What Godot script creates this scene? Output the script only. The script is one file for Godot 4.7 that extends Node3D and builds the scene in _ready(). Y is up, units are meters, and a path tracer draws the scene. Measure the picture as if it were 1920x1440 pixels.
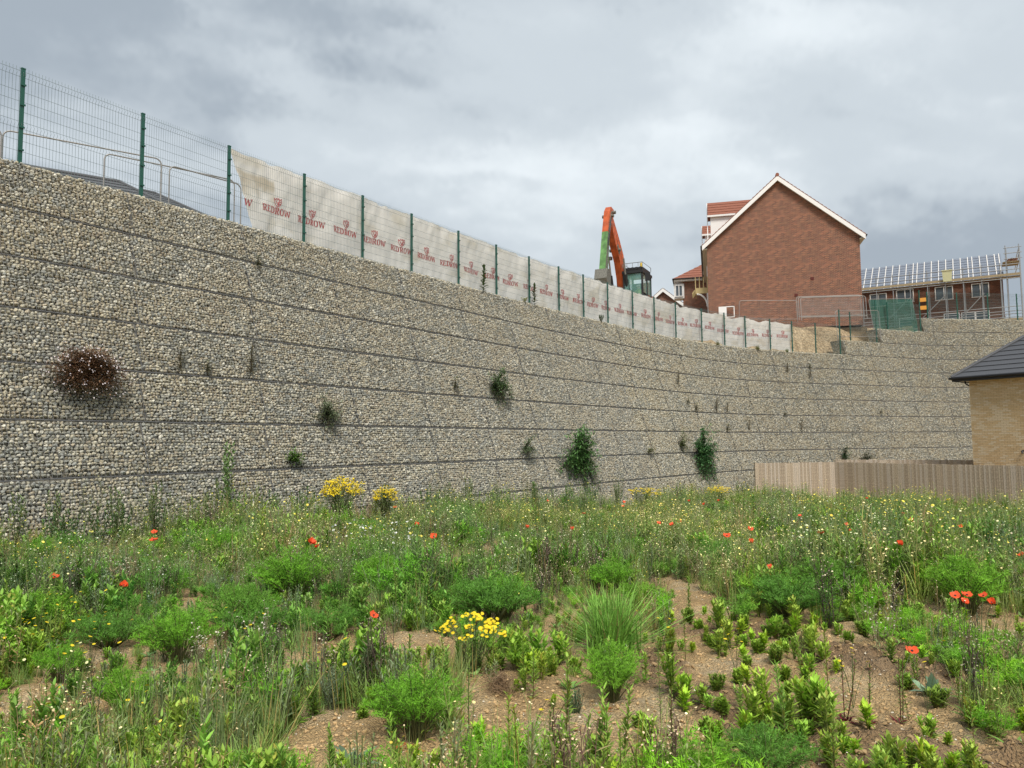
extends Node3D
# A gabion retaining wall with a mesh fence on top, houses and an excavator behind it, and a weedy field in front.

const F := 1442.0            # focal length in photo pixels (1920 wide)
const EYE := 1.6             # camera height above the soil
const PITCH := 4.4275
const ROLL := -0.5433
const H0 := 0.4794           # height of course line 0 above the eye
const BATTER := 0.361
# eye-level trace of the wall: photo column and depth
const WCOL := [0.0, 250.0, 500.0, 750.0, 950.0, 1100.0, 1200.0, 1300.0, 1400.0, 1500.0, 1640.0, 1780.0, 1950.0, 2200.0]
const WDEP := [12.52, 14.42, 17.02, 20.73, 25.05, 29.54, 33.14, 37.48, 41.6, 44.54, 47.38, 50.24, 51.4, 53.2]

var rng := RandomNumberGenerator.new()
var camR: Vector3
var camU: Vector3
var camF: Vector3
var names := {}
var mats := {}
var nz := FastNoiseLite.new()
var nz2 := FastNoiseLite.new()
var wpts: Array[Vector2] = []     # wall trace at eye level (x, depth), by arc length
var wnor: Array[Vector2] = []
const WSTEP := 0.25

# ------------------------------------------------------------------ mesh builder
class MB:
	var v := PackedVector3Array()
	var n := PackedVector3Array()
	var c := PackedColorArray()
	var t := PackedVector2Array()
	var ix := PackedInt32Array()
	func vert(p: Vector3, nn: Vector3, col: Color, uv := Vector2.ZERO) -> int:
		v.push_back(p); n.push_back(nn); c.push_back(col); t.push_back(uv)
		return v.size() - 1
	func tri(a: Vector3, b: Vector3, d: Vector3, col := Color.WHITE):
		var nn := (d - a).cross(b - a).normalized()
		var i := v.size()
		vert(a, nn, col); vert(b, nn, col); vert(d, nn, col)
		ix.append_array(PackedInt32Array([i, i + 1, i + 2]))
	func quad(a: Vector3, b: Vector3, d: Vector3, e: Vector3, col := Color.WHITE):
		# clockwise seen from the front
		var nn := (d - a).cross(b - a)
		if nn.length_squared() < 1e-14: nn = (e - a).cross(d - a)
		nn = nn.normalized()
		var i := v.size()
		vert(a, nn, col, Vector2(0, 0)); vert(b, nn, col, Vector2(1, 0)); vert(d, nn, col, Vector2(1, 1)); vert(e, nn, col, Vector2(0, 1))
		ix.append_array(PackedInt32Array([i, i + 1, i + 2, i, i + 2, i + 3]))
	func box(p: Vector3, s: Vector3, bs := Basis(), col := Color.WHITE):
		var x := bs.x * s.x * 0.5
		var y := bs.y * s.y * 0.5
		var z := bs.z * s.z * 0.5
		hexa(p - x - y + z, p + x - y + z, p + x + y + z, p - x + y + z, p - x - y - z, p + x - y - z, p + x + y - z, p - x + y - z, col)
	func hexa(a: Vector3, b: Vector3, d: Vector3, e: Vector3, f: Vector3, g: Vector3, h: Vector3, k: Vector3, col := Color.WHITE):
		# front ring a b d e (counter-clockwise from the front), back ring f g h k
		quad(a, e, d, b, col); quad(g, h, k, f, col)
		quad(f, k, e, a, col); quad(b, d, h, g, col)
		quad(e, k, h, d, col); quad(f, a, b, g, col)
	func tube(p: Array, r: Array, sides := 6, col := Color.WHITE, cap := true):
		var m := p.size()
		var up := Vector3.UP
		var base := v.size()
		var d0: Vector3 = (p[1] - p[0]).normalized()
		if absf(d0.dot(up)) > 0.9: up = Vector3(1, 0, 0.2).normalized()
		for i in m:
			var d: Vector3
			if i == 0: d = p[1] - p[0]
			elif i == m - 1: d = p[m - 1] - p[m - 2]
			else: d = (p[i + 1] - p[i]).normalized() + (p[i] - p[i - 1]).normalized()
			d = d.normalized()
			var s := d.cross(up).normalized()
			var w := s.cross(d).normalized()
			up = w
			var rr: float = r[i] if r.size() > 1 else r[0]
			for k in sides:
				var a := TAU * k / sides
				var nn := s * cos(a) + w * sin(a)
				vert(p[i] + nn * rr, nn, col, Vector2(float(k) / sides, i))
		for i in m - 1:
			for k in sides:
				var a := base + i * sides + k
				var b := base + i * sides + (k + 1) % sides
				ix.append_array(PackedInt32Array([a, b, b + sides, a, b + sides, a + sides]))
		if cap:
			for e in [0, m - 1]:
				var nn: Vector3 = (p[1] - p[0]).normalized() * -1.0 if e == 0 else (p[m - 1] - p[m - 2]).normalized()
				var cc := vert(p[e], nn, col)
				var st := v.size()
				for k in sides: vert(v[base + e * sides + k], nn, col)
				for k in sides:
					if e == 0: ix.append_array(PackedInt32Array([cc, st + (k + 1) % sides, st + k]))
					else: ix.append_array(PackedInt32Array([cc, st + k, st + (k + 1) % sides]))
	func ribbon(p: Array, w: Array, side: Vector3, col: Color):
		# a thin blade through the points, half-width w at each, across `side`
		var base := v.size()
		var m := p.size()
		for i in m:
			var d: Vector3 = (p[mini(i + 1, m - 1)] - p[maxi(i - 1, 0)]).normalized()
			var s := (side - d * side.dot(d)).normalized()
			var nn := d.cross(s).normalized()
			if nn.y < 0.0: nn = -nn
			vert(p[i] - s * w[i], nn, col); vert(p[i] + s * w[i], nn, col)
		for i in m - 1:
			var a := base + i * 2
			ix.append_array(PackedInt32Array([a, a + 1, a + 3, a, a + 3, a + 2]))
	func leaf(b: Vector3, d: Vector3, len: float, wid: float, droop: float, col: Color, fold := 0.25):
		# lanceolate leaf, five faces a side, arching by `droop`
		var s := d.cross(Vector3.UP)
		if s.length_squared() < 1e-4: s = Vector3(1, 0, 0)
		s = s.normalized()
		var u := s.cross(d).normalized()
		var i := v.size()
		var ks := [0.0, 0.3, 0.65, 1.0]
		var ws := [0.18, 0.95, 0.75, 0.0]
		for k in 4:
			var q: float = ks[k]
			var p := b + d * len * q - Vector3(0, droop * len * q * q, 0) + u * 0.0
			var up := (u - d * (0.8 * droop * q)).normalized()
			var hw: float = ws[k] * wid * 0.5
			if k == 3:
				vert(p, up, col)
			else:
				vert(p - s * hw + up * hw * fold, (up + s * 0.3).normalized(), col)
				vert(p + s * hw + up * hw * fold, (up - s * 0.3).normalized(), col)
		ix.append_array(PackedInt32Array([i, i + 1, i + 3, i, i + 3, i + 2, i + 2, i + 3, i + 5, i + 2, i + 5, i + 4, i + 4, i + 5, i + 6]))
	func disc(p: Vector3, nn: Vector3, r: float, k: int, col: Color, dome := 0.25):
		var s := nn.cross(Vector3(0.3, 0.1, 1)).normalized()
		var w := s.cross(nn)
		var o := vert(p + nn * r * dome, nn, col)
		for a in k:
			var q := TAU * a / k
			vert(p + (s * cos(q) + w * sin(q)) * r, (nn * 1.2 + (s * cos(q) + w * sin(q)) * 0.5).normalized(), col)
		for a in k: ix.append_array(PackedInt32Array([o, o + 1 + a, o + 1 + (a + 1) % k]))
	func mesh(m: Material = null, wind := true) -> ArrayMesh:
		# wind every face to agree with its normals
		for i in range(0, ix.size() if wind else 0, 3):
			var p := v[ix[i]]
			if (v[ix[i + 2]] - p).cross(v[ix[i + 1]] - p).dot(n[ix[i]] + n[ix[i + 1]] + n[ix[i + 2]]) < 0.0:
				var q := ix[i + 1]
				ix[i + 1] = ix[i + 2]
				ix[i + 2] = q
		var a := []
		a.resize(Mesh.ARRAY_MAX)
		a[Mesh.ARRAY_VERTEX] = v; a[Mesh.ARRAY_NORMAL] = n; a[Mesh.ARRAY_COLOR] = c; a[Mesh.ARRAY_TEX_UV] = t; a[Mesh.ARRAY_INDEX] = ix
		var r := ArrayMesh.new()
		r.add_surface_from_arrays(Mesh.PRIMITIVE_TRIANGLES, a)
		if m: r.surface_set_material(0, m)
		return r

# ------------------------------------------------------------------ naming and nodes
func numbered(called: String) -> String:
	var k: int = names.get(called, 0)
	names[called] = k + 1
	return called if k == 0 else "%s_%03d" % [called, k]
func tag(o: Node, label: String, category: String, group := "", kind := ""):
	if label: o.set_meta("label", label)
	if category: o.set_meta("category", category)
	if group: o.set_meta("group", group)
	if kind: o.set_meta("kind", kind)
func thing(called: String, label: String, category: String, at := Vector3.ZERO, basis_ := Basis(), group := "") -> Node3D:
	var o := Node3D.new()
	o.name = numbered(called)
	o.transform = Transform3D(basis_, at)
	tag(o, label, category, group)
	add_child(o)
	return o
func part(called: String, m: Mesh, mat: Material, parent: Node) -> MeshInstance3D:
	var o := MeshInstance3D.new()
	o.name = called
	o.mesh = m
	if mat: o.material_override = mat
	parent.add_child(o, true)
	return o
func pm(called: String, b: MB, mat: Material, parent: Node) -> MeshInstance3D:
	return part(called, b.mesh(), mat, parent)
func solo(called: String, m: Mesh, mat: Material, label: String, category: String, group := "", kind := "") -> MeshInstance3D:
	var o := part(numbered(called), m, mat, self)
	tag(o, label, category, group, kind)
	return o
func many(called: String, m: Mesh, mat: Material, xf: Array, cols: Array, parent: Node, kind := "stuff") -> MultiMeshInstance3D:
	var mm := MultiMesh.new()
	mm.transform_format = MultiMesh.TRANSFORM_3D
	mm.use_colors = cols.size() > 0
	mm.mesh = m
	mm.instance_count = xf.size()
	for i in xf.size():
		mm.set_instance_transform(i, xf[i])
		if cols.size() > 0: mm.set_instance_color(i, cols[i])
	var o := MultiMeshInstance3D.new()
	o.name = called
	o.multimesh = mm
	if mat: o.material_override = mat
	if kind: o.set_meta("kind", kind)
	parent.add_child(o, true)
	return o

# ------------------------------------------------------------------ materials
func lin(r: float, g: float, b: float) -> Color:
	return Color(r, g, b).linear_to_srgb()
func mat(key: String, r: float, g: float, b: float, rough := 0.85, metal := 0.0) -> StandardMaterial3D:
	if mats.has(key): return mats[key]
	var m := StandardMaterial3D.new()
	m.resource_name = key
	m.albedo_color = lin(r, g, b)
	m.roughness = rough
	m.metallic = metal
	mats[key] = m
	return m
func vmat(key: String, rough := 0.8, back := 0.0) -> StandardMaterial3D:
	# colour comes from the vertices and copies
	if mats.has(key): return mats[key]
	var m := StandardMaterial3D.new()
	m.resource_name = key
	m.vertex_color_use_as_albedo = true
	m.roughness = rough
	if back > 0.0:
		m.backlight_enabled = true
		m.backlight = Color(back, back, back).linear_to_srgb()
	mats[key] = m
	return m
func noise_tex(freq: float, seed_: int, cols: Array, offs: Array, size := 512, oct := 5) -> NoiseTexture2D:
	var f := FastNoiseLite.new()
	f.seed = seed_
	f.noise_type = FastNoiseLite.TYPE_SIMPLEX_SMOOTH
	f.frequency = freq
	f.fractal_octaves = oct
	var g := Gradient.new()
	g.offsets = PackedFloat32Array(offs)
	g.colors = PackedColorArray(cols)
	var t := NoiseTexture2D.new()
	t.width = size; t.height = size
	t.seamless = true
	t.noise = f
	t.color_ramp = g
	return t
func grain(m: StandardMaterial3D, freq: float, seed_: int, lo: float, hi: float, scale: Vector3, relief := 0.0) -> StandardMaterial3D:
	# mottle a plain material with a computed grain (grey multiplier from lo to hi)
	m.albedo_texture = noise_tex(freq, seed_, [Color(lo, lo, lo), Color(hi, hi, hi)], [0.25, 0.75], 512)
	m.uv1_triplanar = true
	m.uv1_scale = scale
	if relief > 0.0:
		m.heightmap_enabled = true
		m.heightmap_texture = m.albedo_texture
		m.heightmap_scale = relief
	return m

# ------------------------------------------------------------------ camera geometry
func setup_axes():
	var p := deg_to_rad(PITCH)
	var r := deg_to_rad(ROLL)
	var f := Vector3(0, sin(p), -cos(p))
	var u := Vector3(0, cos(p), sin(p))
	var x := Vector3(1, 0, 0)
	camR = x * cos(r) + u * sin(r)
	camU = -x * sin(r) + u * cos(r)
	camF = f
func ray(px: float, py: float) -> Vector3:
	return camF + camR * ((px - 960.0) / F) - camU * ((py - 720.0) / F)
func at_depth(px: float, py: float, d: float) -> Vector3:
	# the point d metres in front of the camera plane on the way to that pixel
	var q := ray(px, py)
	return Vector3(0, EYE, 0) + q * (d / -q.z)
func at_height(px: float, py: float, y: float) -> Vector3:
	var q := ray(px, py)
	return Vector3(0, EYE, 0) + q * ((y - EYE) / q.y)
func sm(a: float, b: float, x: float) -> float:
	return smoothstep(a, b, x)
func soil_base(x: float, d: float) -> float:
	return -0.035 * maxf(0.0, d - 8.0) - 0.02 * x * sm(2.0, 14.0, d)
func soil(x: float, d: float) -> float:
	var h := soil_base(x, d)
	h += nz.get_noise_2d(x * 0.5, d * 0.5) * 0.10
	return h
func on_soil(px: float, py: float, up := 0.0) -> Vector3:
	# where the ray to that pixel meets the soil (or a level `up` above it)
	var q := ray(px, py)
	var t := 3.0
	for i in 40:
		var p := Vector3(0, EYE, 0) + q * t
		var gap := p.y - soil(p.x, -p.z) - up
		t += gap / maxf(0.05, -q.y + 0.03)
		t = clampf(t, 1.0, 60.0)
	return Vector3(0, EYE, 0) + q * t

# ------------------------------------------------------------------ the wall's trace
func trace_wall():
	var k := WCOL.size()
	var P: Array[Vector2] = []
	for i in k: P.append(Vector2((WCOL[i] - 960.0) / F * WDEP[i], WDEP[i]))
	var M: Array[Vector2] = []
	for i in k:
		if i == 0: M.append((P[1] - P[0]) / (WCOL[1] - WCOL[0]))
		elif i == k - 1: M.append((P[k - 1] - P[k - 2]) / (WCOL[k - 1] - WCOL[k - 2]))
		else:
			var a: float = WCOL[i] - WCOL[i - 1]
			var b: float = WCOL[i + 1] - WCOL[i]
			M.append(((P[i + 1] - P[i]) / b * a + (P[i] - P[i - 1]) / a * b) / (a + b))
	var dense: Array[Vector2] = []
	for i in k - 1:
		var h: float = WCOL[i + 1] - WCOL[i]
		for j in 60:
			var s := j / 60.0
			dense.append((2 * s * s * s - 3 * s * s + 1) * P[i] + (s * s * s - 2 * s * s + s) * h * M[i] + (-2 * s * s * s + 3 * s * s) * P[i + 1] + (s * s * s - s * s) * h * M[i + 1])
	# a stretch beyond the left edge of the photograph
	var d0 := (dense[0] - dense[1]).normalized()
	var first: Array[Vector2] = [dense[0] + d0 * 5.0]
	first.append_array(dense)
	var acc := 0.0
	wpts.append(first[0])
	var last := first[0]
	for i in range(1, first.size()):
		var seg := first[i] - last
		while seg.length() >= WSTEP - acc:
			last = last + seg.normalized() * (WSTEP - acc)
			acc = 0.0
			wpts.append(last)
			seg = first[i] - last
		acc += seg.length()
		last = first[i]
	# smooth, then normals that point away from the camera's side
	for pass_ in 6:
		var q := wpts.duplicate()
		for i in range(1, wpts.size() - 1): wpts[i] = q[i - 1] * 0.25 + q[i] * 0.5 + q[i + 1] * 0.25
	for i in wpts.size():
		var tt := (wpts[mini(i + 1, wpts.size() - 1)] - wpts[maxi(i - 1, 0)]).normalized()
		wnor.append(Vector2(-tt.y, tt.x))
func wall_len() -> float:
	return (wpts.size() - 1) * WSTEP
func wall_at(s: float, lvl: float, out := 0.0) -> Vector3:
	# point on the face at arc length s, course level lvl (line 0 = H0 above the eye), `out` metres in front of the face
	var q := clampf(s / WSTEP, 0.0, wpts.size() - 1.001)
	var i := int(q)
	var f := q - i
	var p := wpts[i].lerp(wpts[i + 1], f)
	var nn := wnor[i].lerp(wnor[i + 1], f).normalized()
	var h := H0 + lvl
	p += nn * (BATTER * h - out)
	return Vector3(p.x, EYE + h, -p.y)
func wall_tan(s: float) -> Vector3:
	var a := wall_at(s - 0.1, 0)
	var b := wall_at(s + 0.1, 0)
	return (b - a).normalized()
func wall_out(s: float) -> Vector3:
	# horizontal, towards the field
	var t := wall_tan(s)
	return Vector3(-t.z, 0, t.x) if Vector3(-t.z, 0, t.x).dot(wall_at(s, 0)) < 0 else Vector3(t.z, 0, -t.x)
func s_of_px(px: float, lvl: float) -> float:
	# arc length at which the course level lvl crosses that photo column
	var lo := 0.0
	var hi := wall_len() - 0.3
	for i in 40:
		var m := (lo + hi) * 0.5
		if col_of(wall_at(m, lvl)) < px: lo = m
		else: hi = m
	return (lo + hi) * 0.5
func col_of(p: Vector3) -> float:
	var q := p - Vector3(0, EYE, 0)
	return 960.0 + F * q.dot(camR) / q.dot(camF)
func row_of(p: Vector3) -> float:
	var q := p - Vector3(0, EYE, 0)
	return 720.0 - F * q.dot(camU) / q.dot(camF)
func on_wall(px: float, py: float) -> Vector2:
	# (arc length, level) of the face seen at that pixel
	var lvl := 0.0
	var s := 0.0
	for i in 30:
		s = s_of_px(px, lvl)
		var e := row_of(wall_at(s, lvl)) - py
		var e1 := row_of(wall_at(s_of_px(px, lvl + 0.2), lvl + 0.2)) - py
		lvl += clampf(e / maxf(1.0, (e - e1) / 0.2), -1.0, 1.0)
	return Vector2(s_of_px(px, lvl), lvl)
func top_level(s: float) -> int:
	# the course line at which the wall ends there; it steps up towards the far end
	if s < step_s[0]: return 5
	if s < step_s[1]: return 6
	if s < step_s[2]: return 7
	return 8
var step_s := [0.0, 0.0, 0.0]

func _ready():
	rng.seed = 20240611
	nz.seed = 5; nz.frequency = 0.35; nz.fractal_octaves = 3
	nz2.seed = 9; nz2.frequency = 1.0; nz2.fractal_octaves = 4
	setup_axes()
	# camera
	var cam := Camera3D.new()
	cam.name = "camera"
	cam.fov = rad_to_deg(2.0 * atan(720.0 / F))
	cam.near = 0.05
	cam.far = 2000.0
	cam.transform = Transform3D(Basis(camR, camU, -camF), Vector3(0, EYE, 0))
	add_child(cam)
	cam.current = true
	# sky and exposure
	var env := Environment.new()
	env.background_mode = Environment.BG_SKY
	var sky := Sky.new()
	sky.sky_material = cloudy_sky()
	env.sky = sky
	env.tonemap_mode = Environment.TONE_MAPPER_LINEAR
	env.tonemap_exposure = 2.5
	env.sdfgi_enabled = true
	env.ssao_enabled = true
	env.ssil_enabled = true
	var we := WorldEnvironment.new()
	we.name = "environment"
	we.environment = env
	add_child(we)
	# the veiled sun, high on the right behind the camera
	var sun := DirectionalLight3D.new()
	sun.name = "sun"
	sun.light_energy = 0.5
	sun.light_angular_distance = 20.0
	sun.light_color = Color(1.0, 0.97, 0.92)
	sun.shadow_enabled = true
	sun.look_at_from_position(Vector3.ZERO, Vector3(-0.14, -0.85, -0.62), Vector3.UP)
	add_child(sun)
	trace_wall()
	step_s = [s_of_px(1583, 5.5), s_of_px(1650, 6.5), s_of_px(1730, 7.5)]
	build_ground()
	build_terrace()
	build_wall()
	build_fence()
	build_banner()
	build_far()
	build_near_right()
	build_plants()

# ------------------------------------------------------------------ sky
func cloudy_sky() -> PanoramaSkyMaterial:
	var w := 1536
	var h := 768
	var im := Image.create(w, h, false, Image.FORMAT_RGBF)
	var f1 := FastNoiseLite.new()
	f1.seed = 64; f1.frequency = 0.75; f1.fractal_octaves = 6; f1.fractal_gain = 0.5
	f1.noise_type = FastNoiseLite.TYPE_SIMPLEX_SMOOTH
	f1.domain_warp_enabled = true
	f1.domain_warp_amplitude = 0.25
	f1.domain_warp_frequency = 1.3
	var f2 := FastNoiseLite.new()
	f2.seed = 77; f2.frequency = 2.6; f2.fractal_octaves = 5
	for y in h / 2 + 2:
		var el := (0.5 - (y + 0.5) / h) * PI
		var sy := sin(el)
		var cy := cos(el)
		for x in w:
			var az := ((x + 0.5) / w - 0.5) * TAU
			# clouds lie on a flat deck: foreshortened towards the horizon
			var k := 1.0 / (maxf(sy, 0.0) + 0.32)
			var px := sin(az) * cy * k
			var pz := -cos(az) * cy * k
			var a := f1.get_noise_3d(px * 1.1 + 0.4 * pz, 2.0, pz * 1.5)
			var b := f2.get_noise_3d(px, 7.0, pz * 1.4)
			var q := clampf(0.5 + a * 0.85 + b * 0.22, 0.0, 1.0)
			var br := smoothstep(0.52, 0.98, q)
			var dk := smoothstep(0.52, 0.2, q)
			var c := Vector3(0.250, 0.277, 0.300)
			c = c.lerp(Vector3(0.158, 0.183, 0.21), dk)
			c = c.lerp(Vector3(0.345, 0.372, 0.39), br)
			im.set_pixel(x, y, Color(c.x, c.y, c.z))
	for y in range(h / 2 + 2, h):
		for x in w: im.set_pixel(x, y, Color(0.3, 0.3, 0.27))
	var m := PanoramaSkyMaterial.new()
	m.panorama = ImageTexture.create_from_image(im)
	return m

# ------------------------------------------------------------------ ground
var bare := []     # bare patches: centre x, depth, half-width, half-depth
func bareness(x: float, d: float) -> float:
	var b := 0.0
	for q in bare:
		var e := Vector2((x - q[0]) / q[2], (d - q[1]) / q[3]).length()
		b = maxf(b, 1.0 - smoothstep(0.65, 1.15, e + nz2.get_noise_2d(x * 1.3, d * 1.3) * 0.35))
	return b
func axis(a: float, b: float, step: float, reach: float) -> PackedFloat32Array:
	var r := PackedFloat32Array()
	var left := PackedFloat32Array()
	var x := a
	var s := step
	while x > a - reach:
		s *= 1.13
		x -= s
		left.append(x)
	left.reverse()
	r.append_array(left)
	x = a
	while x < b:
		r.append(x)
		x += step
	s = step
	while x < b + reach:
		r.append(x)
		s *= 1.13
		x += s
	return r
func soil_detail(x: float, d: float) -> float:
	# clods, crumbs and wheel ruts of the loose soil
	if d > 16.0: return 0.0
	var k := 1.0 - sm(9.0, 16.0, d)
	var h := nz2.get_noise_2d(x * 1.6, d * 1.6) * 0.045 + nz2.get_noise_2d(x * 5.0 + 40.0, d * 5.0) * 0.026
	var ch := churn(x, d)
	h += ch * (absf(nz2.get_noise_2d(x * 3.1 + 9.0, d * 3.1)) * 0.13 + nz2.get_noise_2d(x * 8.0, d * 8.0 + 70.0) * 0.04)
	return h * k
func churn(x: float, d: float) -> float:
	# a band of churned darker earth running across the right foreground
	var q := absf((x - 1.05) * 0.83 + (d - 5.2) * 0.56 + nz2.get_noise_2d(x * 0.7, d * 0.7) * 0.5)
	var q2 := absf((x - 2.3) * 0.75 + (d - 6.1) * 0.66 + nz2.get_noise_2d(x * 0.8 + 30.0, d * 0.8) * 0.45)
	return clampf((1.0 - sm(0.18, 0.42, q)) + (1.0 - sm(0.15, 0.35, q2)), 0.0, 1.0) * sm(0.2, 0.9, x)
func build_ground():
	# bare soil seen in the photograph, as pixel centre and half-size
	for q in [[1420, 1330, 260, 130], [1180, 1400, 230, 70], [1640, 1400, 240, 90], [1000, 1330, 110, 50], [640, 1400, 130, 60], [900, 1420, 160, 40], [1600, 1250, 140, 60], [740, 1220, 90, 30], [800, 1230, 60, 40], [1290, 1130, 60, 30], [1650, 1120, 50, 30], [1330, 1200, 80, 40], [600, 1250, 60, 40], [50, 1315, 50, 20], [150, 1340, 60, 25], [1180, 1180, 40, 15], [1480, 1200, 90, 40]]:
		var p := on_soil(q[0], q[1])
		var e := on_soil(q[0] + q[2], q[1])
		var g := on_soil(q[0], q[1] - q[3])
		bare.append([p.x, -p.z, absf(e.x - p.x) * 1.2, maxf(absf(g.z - p.z) * 1.2, 0.14)])
	var xs := axis(-4.0, 5.0, 0.045, 700.0)
	var ds := axis(2.6, 8.5, 0.045, 700.0)
	var b := MB.new()
	var nxs := xs.size()
	var hs := PackedFloat32Array()
	for j in ds.size():
		for i in nxs:
			hs.append(soil(xs[i], clampf(ds[j], -4.0, 60.0)) + soil_detail(xs[i], ds[j]) if absf(xs[i]) < 70.0 and ds[j] < 70.0 and ds[j] > -30.0 else -2.2)
	for j in ds.size():
		for i in nxs:
			var x := xs[i]
			var d := ds[j]
			var h := hs[j * nxs + i]
			var i0 := maxi(i - 1, 0)
			var i1 := mini(i + 1, nxs - 1)
			var j0 := maxi(j - 1, 0)
			var j1 := mini(j + 1, ds.size() - 1)
			var gx := (hs[j * nxs + i1] - hs[j * nxs + i0]) / (xs[i1] - xs[i0])
			var gz := (hs[j1 * nxs + i] - hs[j0 * nxs + i]) / (ds[j1] - ds[j0])
			var c := Vector3(0.66, 0.455, 0.225)
			if absf(x) < 40.0 and d < 40.0 and d > 0.0:
				var m := nz2.get_noise_2d(x * 0.9 + 11.0, d * 0.9) + 0.5 * nz2.get_noise_2d(x * 7.0, d * 7.0)
				c = c.lerp(Vector3(0.73, 0.58, 0.37), clampf(m * 1.4, 0.0, 1.0))
				c = c.lerp(Vector3(0.47, 0.315, 0.155), clampf(-m * 1.3, 0.0, 1.0))
				c = c.lerp(Vector3(0.27, 0.175, 0.098), churn(x, d) * 0.85)
			b.vert(Vector3(x, h, -d), Vector3(-gx, 1, gz).normalized(), Color(c.x, c.y, c.z))
	for j in ds.size() - 1:
		for i in nxs - 1:
			var a := j * nxs + i
			b.ix.append_array(PackedInt32Array([a, a + nxs, a + nxs + 1, a, a + nxs + 1, a + 1]))
	var m := vmat("soil", 0.95)
	m.albedo_texture = noise_tex(0.03, 3, [Color(0.78, 0.77, 0.75), Color(0.93, 0.93, 0.92), Color(1, 1, 1)], [0.2, 0.5, 0.8], 1024, 6)
	m.uv1_triplanar = true
	m.uv1_world_triplanar = true
	m.uv1_scale = Vector3.ONE * 1.1
	m.heightmap_enabled = true
	m.heightmap_texture = noise_tex(0.045, 8, [Color.BLACK, Color.WHITE], [0.15, 0.85], 1024, 6)
	m.heightmap_scale = 3.5
	var g := part("ground", b.mesh(), m, self)
	g.set_meta("kind", "structure")
	# loose clods and pebbles on the bare soil
	var proto: Array[Mesh] = []
	for k in 4: proto.append(stone_mesh(100 + k, 1.6))
	var xf := [[], [], [], []]
	var cl := [[], [], [], []]
	for i in 60000:
		var d := 3.2 + pow(rng.randf(), 1.4) * 9.0
		var x := rng.randf_range(-0.75, 0.75) * d
		if rng.randf() > bareness(x, d) * 0.9 + 0.1: continue
		var r := 0.003 + pow(rng.randf(), 5.0) * 0.014
		if churn(x, d) > 0.3: r *= 1.3
		var k := rng.randi() % 4
		var bs := Basis.from_euler(Vector3(rng.randf() * TAU, rng.randf() * TAU, rng.randf() * TAU)).scaled(Vector3(r, r * 0.75, r))
		xf[k].append(Transform3D(bs, Vector3(x, soil(x, d) + soil_detail(x, d) + r * 0.25, -d)))
		var tone := rng.randf()
		var c := Vector3(0.58, 0.40, 0.205).lerp(Vector3(0.43, 0.29, 0.145), tone)
		if churn(x, d) > 0.3: c *= 0.62
		if r < 0.012 and rng.randf() < 0.10: c = Vector3(0.7, 0.64, 0.52)
		cl[k].append(Color(c.x, c.y, c.z))
	var clods := Node3D.new()
	clods.name = "soil_clods"
	tag(clods, "loose brown clods and pale pebbles scattered on the bare soil", "soil clods", "", "stuff")
	add_child(clods)
	for k in 4: many("clods", proto[k], vmat("clod", 0.95), xf[k], cl[k], clods)

func stone_mesh(sd: int, rough: float) -> ArrayMesh:
	# an angular rounded stone of radius about 1: a subdivided icosahedron cut by a few flat faces
	var r := RandomNumberGenerator.new()
	r.seed = sd
	var s := SphereMesh.new()
	s.radius = 1.0; s.height = 2.0; s.radial_segments = 8; s.rings = 5
	var a := s.get_mesh_arrays()
	var v: PackedVector3Array = a[Mesh.ARRAY_VERTEX]
	var cuts := []
	for k in 9:
		cuts.append([Vector3(r.randfn(), r.randfn(), r.randfn()).normalized(), r.randf_range(0.42, 0.78)])
	var f := FastNoiseLite.new()
	f.seed = sd; f.frequency = 0.9
	for i in v.size():
		var p := v[i].normalized()
		p *= 1.0 + rough * 0.3 * f.get_noise_3dv(p * 1.5)
		for q in cuts:
			var d: float = p.dot(q[0]) - q[1]
			if d > 0.0: p -= q[0] * d * 0.9
		v[i] = p
	a[Mesh.ARRAY_VERTEX] = v
	# faceted: every face keeps its own normal
	var ii: PackedInt32Array = a[Mesh.ARRAY_INDEX]
	var b := MB.new()
	for i in range(0, ii.size(), 3):
		if v[ii[i]].distance_squared_to(v[ii[i + 1]]) < 1e-7 or v[ii[i]].distance_squared_to(v[ii[i + 2]]) < 1e-7 or v[ii[i + 2]].distance_squared_to(v[ii[i + 1]]) < 1e-7: continue
		b.tri(v[ii[i]], v[ii[i + 1]], v[ii[i + 2]])
	return b.mesh(null, false)

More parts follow.
